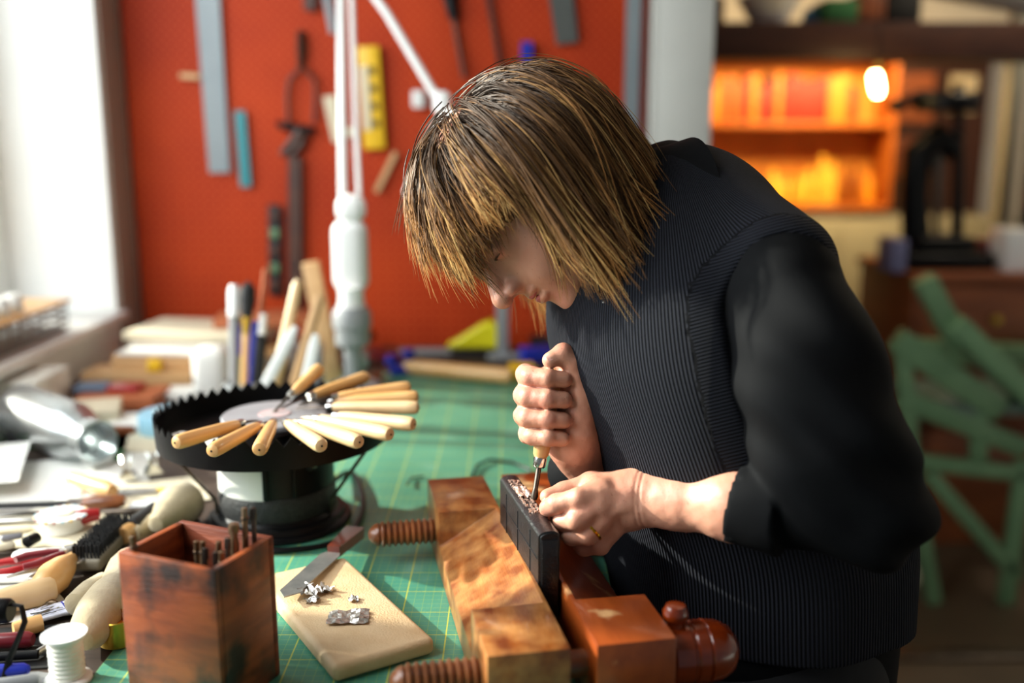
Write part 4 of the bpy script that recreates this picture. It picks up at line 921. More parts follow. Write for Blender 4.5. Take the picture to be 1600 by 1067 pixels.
# bulb lamp
bl = P(1369, 128, 3.3); pb = thing('bulb_lamp', 'small glowing bulb lamp hanging in the back room', 'lamp', bl)
G().lathe([(0, -.048), (.012, -.044), (.018, -.025), (.018, .015), (.012, .030), (0, .032)], 24, M=Matrix.Rotation(-.22, 4, 'Y')).obj('bulb', mat('bulb_glow', 'ffe0a0', emit=('ffd890', 40)), pb)
G().lathe([(.010, .031), (.012, .05), (.006, .058), (0, .058)], 16).obj('socket', m_brass, pb)
G().tube([(0, 0, .058), (0, 0, 2.9-bl.z-.001)], .003, 6).obj('flex', m_blackm, pb)
# drill press on a wooden cabinet
cy = 3.3
wcab = thing('wooden_cabinet', 'reddish brown wooden cabinet under the black drill press', 'cabinet', (1.80, cy+.25, 0))
zc = CAMH+(ray(1430, 428)*(cy/ray(1430, 428).y)).z
x0 = (ray(1430, 428)*(cy/ray(1430, 428).y)).x
wd_ = 1.3; cx = x0+wd_/2-1.80
G().box((cx, 0, zc-.015), (wd_+.03, .56, .03), .004).obj('cabinet_top', m_cab, wcab)
G().box((cx, .01, (zc-.03)/2), (wd_, .52, zc-.032), .004).obj('carcass', m_cab, wcab)
for r_ in range(3):
    for c_ in range(3):
        d_ = G().box((cx-wd_/2+.27+c_*.53, -.262, zc-.15-r_*.25), (.50, .02, .22), .004).obj('drawer', m_cab, wcab); G().lathe([(0, 0), (.012, 0), (.016, .015), (0, .02)], 12, M=Matrix.Translation((cx-wd_/2+.27+c_*.53, -.272, zc-.15-r_*.25)) @ Matrix.Rotation(PI/2, 4, 'X')).obj('knob', m_brass, d_)
dp = thing('drill_press', 'black cast iron press machine standing on the wooden cabinet', 'machine', V(P(1465, 380, 3.5).x, 3.5, zc+.001))
def DP(x, y): r = ray(x, y); return V(0, 0, CAMH)+r*(3.5/r.y)-dp.location
G().box((0, 0, .03), (.30, .26, .055), .012, seg=3).obj('base', m_black, dp)
G().box((.0, 0, .085), (.20, .18, .05), .015, seg=3).obj('table', m_black, dp)
G().tube([DP(1432, 388), DP(1428, 300), DP(1435, 240), DP(1465, 215), DP(1490, 235)], [.05, .045, .05, .055, .045], 16).obj('frame_arm', m_black, dp)
G().tube([DP(1495, 388), DP(1497, 260), DP(1497, 130)], [.022, .02, .018], 14).obj('column', m_black, dp)
G().lathe([(0, -.03), (.10, -.03), (.11, -.02), (.11, .02), (.10, .03), (0, .03)], 28, c=DP(1480, 160)).obj('pulley', m_black, dp)
G().tube([DP(1400, 165), DP(1440, 150), DP(1500, 158), DP(1530, 150)], [.018, .022, .025, .018], 10).obj('handle_bar', m_black, dp)
G().lathe([(0, -.025), (.022, -.02), (.028, 0), (.022, .02), (0, .025)], 14, c=DP(1400, 165)).obj('weight_ball', m_black, dp)
G().tube([DP(1465, 225), DP(1464, 300), DP(1464, 375)], [.024, .018, .012], 12).obj('spindle', m_steeld, dp)
for i, (x, w_, h_, m, dy, lb) in enumerate([(1395, .05, .11, mat('lavender', '7a7aa0', rough=.6), -.1, 'lavender grey box at the corner of the wooden cabinet'), (1550, .12, .09, m_maroon, .05, 'dark red box right of the black machine'), (1582, .10, .14, m_white, -.08, 'white stack of paper at the right end of the cabinet')]):
    o = G().box((0, 0, h_/2), (w_, .14, h_), .004).obj('storage_box', m); at(o, V((ray(x, 380)*((cy+.2+dy)/ray(x, 380).y)).x, cy+.2+dy, zc+.001)); tag(o, lb, 'box')
# pictures / shelf at right edge
dr = thing('upright_post', 'off-white upright at the right edge of the back room', 'post', (P(1560, 200, 4.4).x, 4.4, 0)); G().box((0, 0, 1.1), (.055, .08, 2.2), .004).obj('upright', mat('post_grey', '8c8e80', rough=.6), dr); G().box((0, 0, .01), (.09, .12, .018), .002).obj('foot', m_grey, dr)
sh = thing('poster_rack', 'rack of red and blue packaging at the right edge', 'rack', (2.46, 4.3, 0))
G().box((0, .06, 1.0), (.5, .02, 2.0), .003).obj('back_board', m_blackm, sh)
for i, (z, m) in enumerate([(1.72, reds[0]), (1.58, m_blue), (1.44, m_orange), (1.30, reds[1]), (1.16, m_maroon)]):
    for k in range(3): G().box((-.18+.14*k, .02, z), (.12, .05, .11), .004).obj('packet', [m, m_blue, reds[0], m_cream][(i+k) % 4] if k else m, sh)
# warm things between display and machine
wp = thing('poster', 'dim orange and cream poster behind the black machine', 'poster', (P(1440, 160, 5.6).x, 5.6, 0)); G().box((0, .02, 1.0), (.62, .02, 2.0), .003).obj('panel', mat('umber', '3a1a10', rough=.7), wp)
G().box((-.12, .0, 1.62), (.24, .012, .26), .002).obj('orange_sheet', m_terra, wp); G().box((.16, .0, 1.64), (.15, .012, .20), .002).obj('cream_sheet', m_cream, wp); G().box((-.16, .0, 1.30), (.16, .012, .22), .002).obj('brown_sheet', m_cab, wp)
# green board shear
gm = thing('board_shear', 'green painted iron board shear with scissor-like braces in the back room', 'machine', V(1.36, 2.85, 0))
def GM(x, y, dy=0): r = ray(x, y); return V(0, 0, CAMH)+r*((2.85+dy)/r.y)-gm.location
def beam(a, b, w_, t_, nm='beam'):
    w_ *= 1.5; t_ *= 1.2
    M = frame(a, b, up=(0, 1, 0)); L = (b-a).length; G().box((L/2, 0, 0), (L, w_, t_), .006, M=M).obj(nm, m_mgreen, gm)
beam(GM(1442, 435), GM(1500, 540), .04, .05, 'long_arm'); beam(GM(1480, 500), GM(1680, 690), .04, .12, 'long_arm')
beam(GM(1400, 530, .0), GM(1560, 640, 0), .05, .05, 'side_rail')
beam(GM(1405, 545, .36), GM(1660, 560, .36), .05, .05, 'back_rail')
G().box(GM(1500, 640)+V(.10, .15, 0), (.40, .34, .03), .005).obj('bed', mat('bed_steel', '5a6a5c', rough=.5, scale=5), gm)
beam(GM(1405, 620), GM(1600, 700), .04, .04, 'lower_rail')
for a, b in (((1410, 540), (1425, 760)), ((1530, 640), (1528, 720)), ((1450, 740), (1590, 900)), ((1600, 720), (1568, 965)), ((1430, 720), (1600, 740))): beam(GM(*a), GM(*b), .03, .035, 'brace')
beam(GM(1425, 640, .36), V(-.05, .36, .0), .03, .035, 'brace'); beam(GM(1425, 750), V(-.06, 0, .0), .03, .035, 'brace')
o = G().lathe([(0, 0), (.06, 0), (.065, .03), (.045, .06), (0, .06)], 20).obj('cloth_bundle', m_cream); at(o, V(1.25, 3.0, .001)+V(0, 0, 0)); tag(o, 'pale rag bundle under the green machine', 'cloth')
o = G().box((0, 0, .006), (2.4, .05, .012), .003).obj('floor_strip', m_steeld); at(o, V(2.0, 2.52, .001)); tag(o, 'dark metal strip across the floor of the back room', 'floor strip')

# ------------------------------------------------------------ the chisel in her right hand
DR = 1.055
tip = T(834, 781, 1.0285); topc = P(866, 575, DR+.004)
axc = (topc-tip).normalized(); Lc = (topc-tip).length
ch = thing('chisel', 'wooden-handled gilding tool held upright in the right fist, tip on the book spine', 'chisel', M=frame(tip, topc, up=(0, 1, .01)))
G().tube([(0, 0, 0), (.004, 0, 0), (.012, 0, 0), (.038, 0, 0)], [.0028, .0042, .0026, .0030], 10).obj('blade', m_steeld, ch)
G().lathe([(0, .034), (.0055, .034), (.0068, .036), (.0072, .044), (.0062, .045)], 18, axis='X').obj('ferrule', m_nickel, ch)
G().lathe([(.0060, .044), (.0082, .048), (.0092, .060), (.0098, .080), (.0100, Lc-.02), (.0085, Lc-.005), (0, Lc)], 22, axis='X').obj('handle', m_boxwood, ch)

# ------------------------------------------------------------ the woman
pw_ = thing('person', 'woman in black ribbed vest and shirt bending over the wooden press with a hand tool', 'person', (.33, 1.12, 0))
def skin_fn(nt, tc, b, out):
    n = nt.nodes.new('ShaderNodeTexNoise'); n.inputs['Scale'].default_value = 260; n.inputs['Detail'].default_value = 2; nt.links.new(tc.outputs['Object'], n.inputs['Vector'])
    f = mathn(nt, 'GREATER_THAN', n.outputs['Fac'], .70)
    return mixc(nt, mathn(nt, 'MULTIPLY', f, .35), out, col('8a4a30'))
m_skin = mat('skin', 'c48a70', 'cf987e', rough=.45, scale=30, bump=.12, bscale=500, sss=.25, c3='d08a74', scale3=26, ramp3=(.5, .8), fn=skin_fn)
m_lip = mat('lips', 'b8605a', rough=.4)
m_nail = mat('nail', 'e0a898', rough=.25)
def rib_fn(nt, tc, b, out):
    a = nt.nodes.new('ShaderNodeAttribute'); a.attribute_name = 'rib'
    ph = mathn(nt, 'SINE', mathn(nt, 'MULTIPLY', a.outputs['Fac'], 2*PI/.0033))
    wv = mathn(nt, 'POWER', mathn(nt, 'ADD', mathn(nt, 'MULTIPLY', ph, .5), .5), .7)
    n = nt.nodes.new('ShaderNodeTexNoise'); n.inputs['Scale'].default_value = 900; nt.links.new(tc.outputs['Object'], n.inputs['Vector'])
    h = mathn(nt, 'ADD', wv, mathn(nt, 'MULTIPLY', n.outputs['Fac'], .25))
    bn = nt.nodes.new('ShaderNodeBump'); bn.inputs['Strength'].default_value = 1; bn.inputs['Distance'].default_value = .0020
    nt.links.new(h, bn.inputs['Height']); nt.links.new(bn.outputs[0], b.inputs['Normal'])
    return mixc(nt, wv, col('07080b'), col('282a32'))  # pale ridges, dark furrows: light and shade of the ribs put into the colour
m_vest = mat('ribbed_knit', '15171c', rough=.85, fn=rib_fn, spec=.15)
m_shirt = mat('black_cotton', '040507', '07080a', rough=.8, scale=20, spec=.15, bump=.12, bscale=900)
m_trous = mat('black_trousers', '0a0a0d', rough=.85)

# --- hands and arms (skin)
def wp_(L): return [np.array(P(*a)) for a in L]
def chain(p, pts, rs, k=.004):
    d = None
    for a, b, ra, rb in zip(pts, pts[1:], rs, rs[1:]):
        c = cone(p, a, b, ra, rb); d = c if d is None else smin(d, c, k)
    return d
# right fist: handle axis helper
hx = np.array(axc)
def AX(s): return np.array(tip)+hx*s
RF = []
rows = [(588, .0098), (620, .0103), (652, .0100), (681, .0090)]
for i, (y, r) in enumerate(rows):
    off = [3, 0, 0, 6][i]
    RF.append((wp_([(846+off, y+4, DR+.032), (819+off, y-3, DR+.012), (826+off, y, DR-.010), (856, y+3, DR-.0205), (882-i, y+5, DR-.0165)]), [r*1.10, r*1.12, r*1.08, r*.98, r*.88]))
RTH = (wp_([(908, 672, DR+.002), (911, 615, DR-.004), (894, 566, DR-.012), (880, 553, DR-.014), (860, 563, DR-.018)]), [.017, .0135, .0105, .0105, .0088])
RPALM = [(wp_([(872, 590, DR+.028), (885, 690, DR+.030)]), (.019, .022)), (wp_([(895, 605, DR+.012), (900, 685, DR+.012)]), (.018, .021)), (wp_([(905, 640, DR+.004), (903, 700, DR+.020)]), (.018, .022))]
RW = wp_([(900, 690, DR+.018), (925, 745, DR+.050), (1010, 780, DR+.14)])
def f_right(p):
    palm = None
    for (a, b), (ra, rb) in RPALM:
        c = cone(p, a, b, ra, rb); palm = c if palm is None else smin(palm, c, .012)
    arm = chain(p, RW, [.024, .027, .036], .02)
    d = smin(palm, arm, .018)
    th = chain(p, RTH[0], RTH[1], .005); d = smin(d, th, .008)
    for pts, rs in RF:
        fgr = chain(p, pts, rs, .003)
        base = cone(p, pts[0], pts[1], rs[0], rs[1]); d = smin(d, np.maximum(base, fgr), .006)
        d = smin(d, fgr, .0014)
    hq = p-np.array(tip); t = hq@hx; rad = np.sqrt(np.maximum((hq*hq).sum(1)-t*t, 0))
    d = np.maximum(d, np.where((t > .05) & (t < Lc+.001), .0097-rad, -1))
    return d+.00035*vnoise(p, 260, 1)
# left hand
DL = 1.010
LHF = [
    (wp_([(940, 768, DL-.014), (905, 779, DL-.022), (870, 787, DL-.012), (856, 794, DL-.002)]), [.0125, .0108, .0100, .0092]),       # index
    (wp_([(935, 790, DL-.020), (902, 812, DL-.024), (880, 815, DL-.008), (872, 812, DL+.004)]), [.0122, .0105, .0092, .0085]),      # middle
    (wp_([(942, 812, DL-.016), (918, 836, DL-.020), (892, 838, DL-.008), (884, 834, DL+.004)]), [.0118, .0098, .0088, .008]),       # ring
    (wp_([(955, 828, DL-.008), (938, 853, DL-.008), (912, 856, DL+.004), (904, 850, DL+.012)]), [.0108, .0088, .0080, .0074])]      # little
LTH = (wp_([(985, 765, DL+.012), (925, 757, DL+.020), (882, 768, DL+.016), (856, 776, DL+.010)]), [.017, .0130, .0098, .0082])
LPALM = [(wp_([(985, 775, DL+.000), (932, 770, DL-.006)]), (.024, .0155)), (wp_([(985, 785, DL+.000), (938, 797, DL-.006)]), (.024, .016)), (wp_([(985, 790, DL+.002), (950, 820, DL+.000)]), (.022, .015)), (wp_([(990, 770, DL+.008), (935, 764, DL+.006)]), (.020, .0145))]
LW = wp_([(985, 778, DL), (1012, 777, DL-.004), (1060, 782, DL-.020), (1150, 788, DL-.055), (1230, 790, DL-.075)])
def f_left(p):
    palm = None
    for (a, b), (ra, rb) in LPALM:
        c = cone(p, a, b, ra, rb); palm = c if palm is None else smin(palm, c, .010)
    arm = chain(p, LW, [.0235, .0225, .0255, .0325, .037], .02)
    d = smin(palm, arm, .014)
    d = smin(d, chain(p, LTH[0], LTH[1], .005), .008)
    for pts, rs in LHF:
        fgr = chain(p, pts, rs, .0035)
        base = cone(p, pts[0], pts[1], rs[0], rs[1]); d = smin(d, np.maximum(base, fgr), .007)
        d = smin(d, fgr, .0016)
    for k, x in enumerate((1004, 1012)):           # wrist creases
        c = np.array(P(x, 777, DL-.003)); ax = np.array(P(1060, 780, DL-.02))-np.array(P(985, 777, DL)); ax /= np.linalg.norm(ax)
        t = (p-c)@ax; d = d+.0012*np.exp(-(t/.0014)**2)*np.exp(-(((p-c)**2).sum(1))/.003)
    for k in range(4):                              # tendons on the back
        a, b = np.array(P(940, 768+15*k, DL-.024)), np.array(P(985, 772+5*k, DL-.024))
        d = smin(d, cone(p, a, b, .0040, .0030)+.0006, .008)
    return d+.0003*vnoise(p, 230, 2)
# head frame
HC = np.array(P(810, 299, 1.06)); Xw = np.array([1., 0, 0]); Up = np.array([0, math.sin(PITCH), math.cos(PITCH)]); Nc = np.array([0, -math.cos(PITCH), math.sin(PITCH)])
hu = -.86*Xw+.51*Up; hf = -.51*Xw-.86*Up; hs = Nc.copy()
tw_ = math.radians(9); hf, hs = hf*math.cos(tw_)+hs*math.sin(tw_), hs*math.cos(tw_)-hf*math.sin(tw_)
HR = np.stack([hs, hf, hu], 1)                     # world = HC + HR @ local
def TL(p): return (p-HC)@HR
NECK0 = np.array([0, -.035, -.07]); NB = np.array(P(1085, 335, 1.09))
def f_head(p):
    q = TL(p); a = np.abs(q); qm = np.stack([a[:, 0], q[:, 1], q[:, 2]], 1)
    d = ell(q, (0, -.010, .015), (.075, .094, .088))
    d = smin(d, ell(q, (0, .032, -.045), (.060, .052, .070)), .025)
    d = smin(d, ell(q, (0, .035, -.088), (.044, .043, .032)), .020)
    d = smin(d, ell(q, (0, .067, -.106), (.020, .016, .015)), .016)
    d = smin(d, ell(q, (0, .054, -.073), (.034, .026, .028)), .014)
    d = smin(d, cone(q, (0, .066, -.008), (0, .080, -.048), .010, .0175), .012)
    d = smin(d, cone(qm, (.045, .035, -.045), (.030, .062, -.062), .020, .016), .02)
    d = smin(d, cone(qm, (.006, .074, .008), (.040, .062, .010), .010, .008), .012)
    d = smax(d, -ell(qm, (.031, .094, -.012), (.017, .016, .012)), .012)
    d = smin(d, ell(qm, (.030, .071, -.013), (.0135, .0125, .0115)), .004)
    d = smin(d, cone(q, (0, .078, -.004), (0, .109, -.042), .0072, .0098), .008)
    d = smin(d, ell(q, (0, .1085, -.046), (.0105, .0100, .0092)), .006)
    d = smin(d, ell(qm, (.0120, .0930, -.048), (.0070, .0110, .0075)), .005)
    d = smax(d, -ell(qm, (.0065, .0990, -.0565), (.0028, .0045, .0026)), .002)
    d = smin(d, ell(q, (0, .085, -.0665), (.022, .0085, .0060)), .004)
    d = smin(d, ell(q, (0, .083, -.0800), (.020, .0085, .0062)), .004)
    d = smax(d, -ell(q, (0, .095, -.0733), (.024, .008, .0014)), .0015)
    d = smin(d, ell(qm, (.073, -.012, -.025), (.009, .017, .028)), .004)
    c = TL(NB[None])[0]
    d = smin(d, cone(q, NECK0, c, .050, .060), .02)
    return d
def f_core(p):                                      # torso, upper arms, legs hidden under the clothes
    d = cone(p, P(1085, 335, 1.10), P(1130, 520, 1.10), .075, .105)
    d = smin(d, cone(p, P(1130, 520, 1.10), P(1230, 1000, 1.16), .10, .08), .05)
    d = smin(d, cone(p, P(1225, 500, .955), P(1370, 790, .915), .038, .032), .03)
    d = smin(d, cone(p, P(1370, 795, .91), P(1180, 790, .945), .032, .030), .02)
    d = smin(d, cone(p, P(1000, 370, 1.24), P(1120, 740, 1.34), .045, .036), .03)
    d = smin(d, cone(p, P(1120, 740, 1.34), P(1000, 785, 1.20), .036, .034), .02)
    for hx_, hy in ((.31, 1.03), (.32, 1.21)):
        d = smin(d, cone(p, (hx_, hy, .85), (hx_, hy, .48), .085, .058), .03)
        d = smin(d, cone(p, (hx_, hy, .48), (hx_+.02, hy, .10), .056, .038), .02)
    return d
def bounds(pts, pad): a = np.array(pts); return a.min(0)-pad, a.max(0)+pad
parts_ = []
allr = [q for pts, _ in RF for q in pts]+RTH[0]+RW; parts_.append(sdf_mesh(f_right, *bounds(allr, .045), .0013))
alll = [q for pts, _ in LHF for q in pts]+LTH[0]+LW[:5]; parts_.append(sdf_mesh(f_left, *bounds(alll, .045), .0014))
parts_.append(sdf_mesh(f_head, *bounds([HC-.13, HC+.13, NB], .06), .0019))
parts_.append(sdf_mesh(f_core, (-.05, .75, .07), (.62, 1.5, 1.42), .012))
off = 0; VV = []; FF = []
for v, f in parts_: VV.append(v); FF.append(f+off); off += len(v)
body = np_obj('body', np.concatenate(VV), np.concatenate(FF), m_skin, pw_)
# lips, brows, lashes as small parts in the head frame
def HL(s, f, u): return Vector(HC+HR@np.array([s, f, u]))-pw_.location
def lip(nm, u, f, w_, r):
    pts = [HL(w_*k/6, f-.010*(k/6)**2-.001, u+.0008*(abs(k) == 1)) for k in range(-6, 7)]
    G().tube(pts, [max(.0008, r*(1-(abs(k)/6)**2)**.6) for k in range(-6, 7)], 8).obj(nm, m_lip, pw_)
lip('upper_lip', -.0693, .0915, .020, .0036); lip('lower_lip', -.0780, .0895, .018, .0042)
m_hairb = mat('brow_hair', '4a3420', rough=.8)
for s in (-1, 1):
    G().tube([HL(s*(.014+.008*k), .0815-.0016*k*k, .0085+.0012*k-.0005*k*k) for k in range(5)], [.0012, .0022, .0022, .0018, .0008], 6).obj('eyebrow', m_hairb, pw_)
    G().tube([HL(s*(.018+.006*k), .0835-.0022*(k-2)**2*.6, -.0185-.0006*abs(k-2)) for k in range(5)], [.0006, .0011, .0012, .0011, .0006], 6).obj('eyelashes', m_hairb, pw_)
# nails
def nail(c, d_, n_, w_=.0065, l_=.009):
    c = Vector(c); X = Vector(d_).normalized(); Z = Vector(n_); Z = (Z-X*Z.dot(X)).normalized(); Y = Z.cross(X)
    M = Matrix((X, Y, Z)).transposed().to_4x4(); M.translation = c-pw_.location
    g = G(); vs = []; 
    for j in range(5):
        for i in range(5):
            u = i/4-.5; v = j/4-.5; e = 1-.25*(2*u)**2
            vs.append((u*l_, v*w_*2*e, -.0022*(2*v)**2-.0004*(2*u)**2))
    vs2 = vs+[(x, y, z-.0004) for x, y, z in vs]; f = [(j*5+i, j*5+i+1, j*5+i+6, j*5+i+5) for j in range(4) for i in range(4)]
    g.add(vs2, f+[tuple(k+25 for k in q[::-1]) for q in f], M).obj('nail', m_nail, pw_)
tt = RTH[0]; dthumb = tt[4]-tt[3]
nail(tt[4]+np.array(Nc)*.0068+np.array(Up)*.0058-np.array([.001, 0, 0]), dthumb, np.array(Nc)*.7+np.array(Up)*.75, .0058)
# gold ring
ra, rb = LHF[2][0][0], LHF[2][0][1]; rc = ra+(rb-ra)*.70; dd_ = Vector(rb-ra).normalized(); e1 = dd_.orthogonal().normalized(); e2 = dd_.cross(e1)
rp = [Vector(rc)-pw_.location+(e1*math.cos(2*PI*k/28)+e2*math.sin(2*PI*k/28))*.0109 for k in range(28)]
G().tube(rp, [.0013+.0005*(k % 2) for k in range(28)], 8, closed=True).obj('finger_ring', m_gold, pw_, 'gold ring on the left ring finger')

# --- clothes
SEC = [  # z, centre x, centre y, half width (side), half depth (front-back)
    (.72, .300, 1.12, .175, .130), (.80, .290, 1.12, .185, .145), (.88, .280, 1.11, .190, .152), (.98, .272, 1.10, .185, .155), (1.08, .235, 1.08, .180, .148),
    (1.18, .195, 1.075, .178, .142), (1.26, .183, 1.075, .165, .124), (1.31, .180, 1.08, .120, .095), (1.345, .175, 1.09, .075, .065), (1.40, .17, 1.10, .04, .04)]
SEC = np.array(SEC); _z = np.linspace(.6, 1.5, 181); _k = np.exp(-.5*(np.arange(-12, 13)/5.)**2); _k /= _k.sum()
SEC = np.stack([_z]+[np.convolve(np.pad(np.interp(_z, SEC[:, 0], SEC[:, k]), 12, 'edge'), _k, 'valid') for k in (1, 2, 3, 4)], 1); FA = math.radians(22)         # facing direction: mostly -x, turned a little to the camera
fdir = np.array([-math.cos(FA), -math.sin(FA)]); sdir = np.array([math.sin(FA), -math.cos(FA)])
def torso_uv(p):
    z = p[:, 2]; c = [np.interp(z, SEC[:, 0], SEC[:, k]) for k in (1, 2, 3, 4)]
    dx = p[:, 0]-c[0]; dy = p[:, 1]-c[1]
    return dx*sdir[0]+dy*sdir[1], dx*fdir[0]+dy*fdir[1], c[2], c[3]
def f_torso(p, grow=0.):
    u, v, a, b = torso_uv(p); a = a+grow; b = b+grow
    e = 2.35; k = ((np.abs(u)/a)**e+(np.abs(v)/b)**e)**(1/e)
    d = (k-1)*np.minimum(a, b)*.95
    d = smax(d, p[:, 2]-1.40, .05)
    return d
SH_N = np.array(P(1215, 420, .965)); SH_F = np.array(P(1000, 385, 1.22)); NK = np.array(P(1108, 348, 1.09))
EL = np.array(P(1368, 798, .905)); 
def f_yoke(p, g=0.):
    d = cone(p, SH_N, NK, .055+g, .061+g); d = smin(d, cone(p, NK, SH_F, .061+g, .055+g), .03)
    return d
CUF = np.array(P(1150, 785, .950)); CU2 = np.array(P(1205, 792, .935))
def f_sleeve(p):
    d = chain(p, [np.array(P(1225, 462, .95)), np.array(P(1262, 560, .925)), np.array(P(1308, 700, .915)), EL], [.057, .058, .059, .045], .03)
    d = smin(d, cone(p, np.array(P(1262, 620, .925)), np.array(P(1285, 760, .93)), .058, .052), .03)
    d = smin(d, cone(p, EL, np.array(P(1235, 792, .930)), .046, .036), .03)
    # folds
    fold = .0035*np.sin(p[:, 2]*95+p[:, 0]*60+2*vnoise(p, 14, 3))+.0022*vnoise(p, 22, 5)
    ra_ = np.exp(-((p-EL)**2).sum(1)/.010)
    return d+fold*(.5+.9*ra_)
def f_shirt(p):
    d = f_torso(p, -.004); d = smin(d, f_yoke(p, -.002), .03)
    d = smin(d, f_sleeve(p), .018)
    # right sleeve, mostly behind
    r = chain(p, [SH_F, np.array(P(1120, 740, 1.33)), np.array(P(985, 778, 1.185)), np.array(P(905, 738, 1.112))], [.060, .056, .045, .037], .03)
    d = smin(d, r+.003*vnoise(p, 30, 4), .02)
    # collar opening carved for the neck
    d = smax(d, -cone(p, NB+np.array([.02, 0, -.02]), HC+HR@np.array([0, -.03, -.09]), .055, .055), .004)
    # left cuff, rolled: a thicker band with an open mouth
    ax = (CU2-CUF)/np.linalg.norm(CU2-CUF); t = (p-CUF)@ax; q = p-CUF-t[:, None]*ax; rad = np.sqrt((q*q).sum(1))
    band = np.maximum(np.maximum(rad-(.0385+.16*np.clip(t, 0, .05)+.0012*vnoise(p, 60, 2)), -t-.001+.15*(q@np.array(Up))), t-.045)
    d = smin(d, band, .003)
    d = smax(d, -np.maximum(rad-.0335, t-.012), .002)
    axr = RW[1]-RW[0]; axr = axr/np.linalg.norm(axr); cr = np.array(P(912, 728, DR+.038)); tr_ = (p-cr)@axr
    return d
def f_vest(p):
    d = f_torso(p, .0065); d = smin(d, f_yoke(p, .005), .03)
    d = d+.0035*vnoise(p, 9, 6)+.0025*np.sin(p[:, 0]*40+p[:, 1]*25)*np.clip((1.2-p[:, 2])*4, 0, 1)
    # armholes
    n = np.array(P(1235, 560, .90))
    hole = cone(p, np.array(P(1262, 470, .86)), np.array(P(1330, 700, .84)), .088, .110)
    d = smax(d, -hole, .003)
    hole2 = cone(p, SH_F+np.array([0, .06, -.02]), np.array(P(1120, 700, 1.38)), .075, .09)
    d = smax(d, -hole2, .003)
    d = smax(d, -cone(p, NB+np.array([-.03, 0, .02]), HC+HR@np.array([0, .0, -.14]), .062, .066), .004)
    hem = p[:, 2]-.868+.04*(p[:, 1]-1.1)
    d = np.maximum(d, -hem)
    return d
lo, hi = (-.02, .78, .70), (.62, 1.46, 1.47)
v, f = sdf_mesh(f_shirt, lo, hi, .0040); np_obj('shirt', v, f, m_shirt, pw_)
v, f = sdf_mesh(f_vest, lo, hi, .0034)
u_, v_, a_, b_ = torso_uv(v); th_ = np.arctan2(u_, v_)
rib = th_*.150+.06*np.clip(v[:, 2]-1.25, 0, 1)*np.sign(u_)
ha_ = np.array(P(1262, 470, .86)); hb_ = np.array(P(1330, 700, .84)); hax = (hb_-ha_)/np.linalg.norm(hb_-ha_); hd_ = cone(v, ha_, hb_, .088, .110)
rib = np.where((hd_ < .026) & (v[:, 1] < 1.05), (v-ha_)@hax, rib)
np_obj('ribbed_vest', v, f, m_vest, pw_, attrs={'rib': ('FLOAT', rib)})
def f_hemtail(p):                                   # shirt tail showing below the elbow
    u, vv, a, b = torso_uv(p); k = np.sqrt((u/(a+.006))**2+(vv/(b+.008))**2)
    d = (k-1)*.13+.003*np.sin(th(p)*18); d = np.maximum(d, p[:, 2]-1.02)
    return np.maximum(d, .83-p[:, 2])
def th(p): u, v, a, b = torso_uv(p); return np.arctan2(u, v)
def f_trous(p):
    d = None
    for hx_, hy in ((.31, 1.03), (.32, 1.21)):
        c = smin(cone(p, (hx_, hy, .86), (hx_, hy, .48), .098, .075), cone(p, (hx_, hy, .48), (hx_+.02, hy, .09), .073, .062), .03)
        d = c if d is None else smin(d, c, .02)
    d = smin(d, cone(p, (.30, 1.04, .80), (.30, 1.20, .80), .115, .115), .05)
    return np.maximum(d+.003*vnoise(p, 16, 3), p[:, 2]-.90)
v, f = sdf_mesh(f_trous, (.15, .85, .02), (.55, 1.42, .95), .008); np_obj('trousers', v, f, m_trous, pw_)
for y in (1.03, 1.21):
    fs_ = lambda p, y=y: smax(smin(ell(p, (.27, y, .035), (.115, .045, .045)), ell(p, (.36, y, .055), (.05, .04, .06)), .03), .001-p[:, 2], .002)
    v, f = sdf_mesh(fs_, (.12, y-.08, -.01), (.45, y+.08, .14), .006); np_obj('shoe', v, f, m_blackm, pw_)
# collar: a folded band round the neck
cc = np.array(P(1045, 347, 1.085)); cax = (HC+HR@np.array([0, -.03, -.08]))-NB; cax /= np.linalg.norm(cax)
e1 = np.cross(cax, [0, 1, 0]); e1 /= np.linalg.norm(e1); e2 = np.cross(cax, e1)
g = G(); n = 64; prof_ = [(.0, .066), (.020, .064), (.036, .067), (.040, .071), (.034, .076), (.010, .084), (-.014, .094), (-.016, .091), (.008, .081), (.034, .0705)]
for k in range(n):
    a = 2*PI*k/n
    for t, r in prof_:
        rr_ = r*(1+.10*math.cos(a-1.2))+.002*math.sin(5*a); q = cc+cax*(t+.006*math.sin(2*a+1))+(e1*math.cos(a)+e2*math.sin(a)*.92)*rr_
        g.v.append(tuple(Vector(q)-pw_.location))
m_ = len(prof_)
for k in range(n):
    for j in range(m_-1): g.f.append((k*m_+j, k*m_+j+1, ((k+1) % n)*m_+j+1, ((k+1) % n)*m_+j))
g.obj('collar', m_shirt, pw_, 'folded black collar', angle=70)

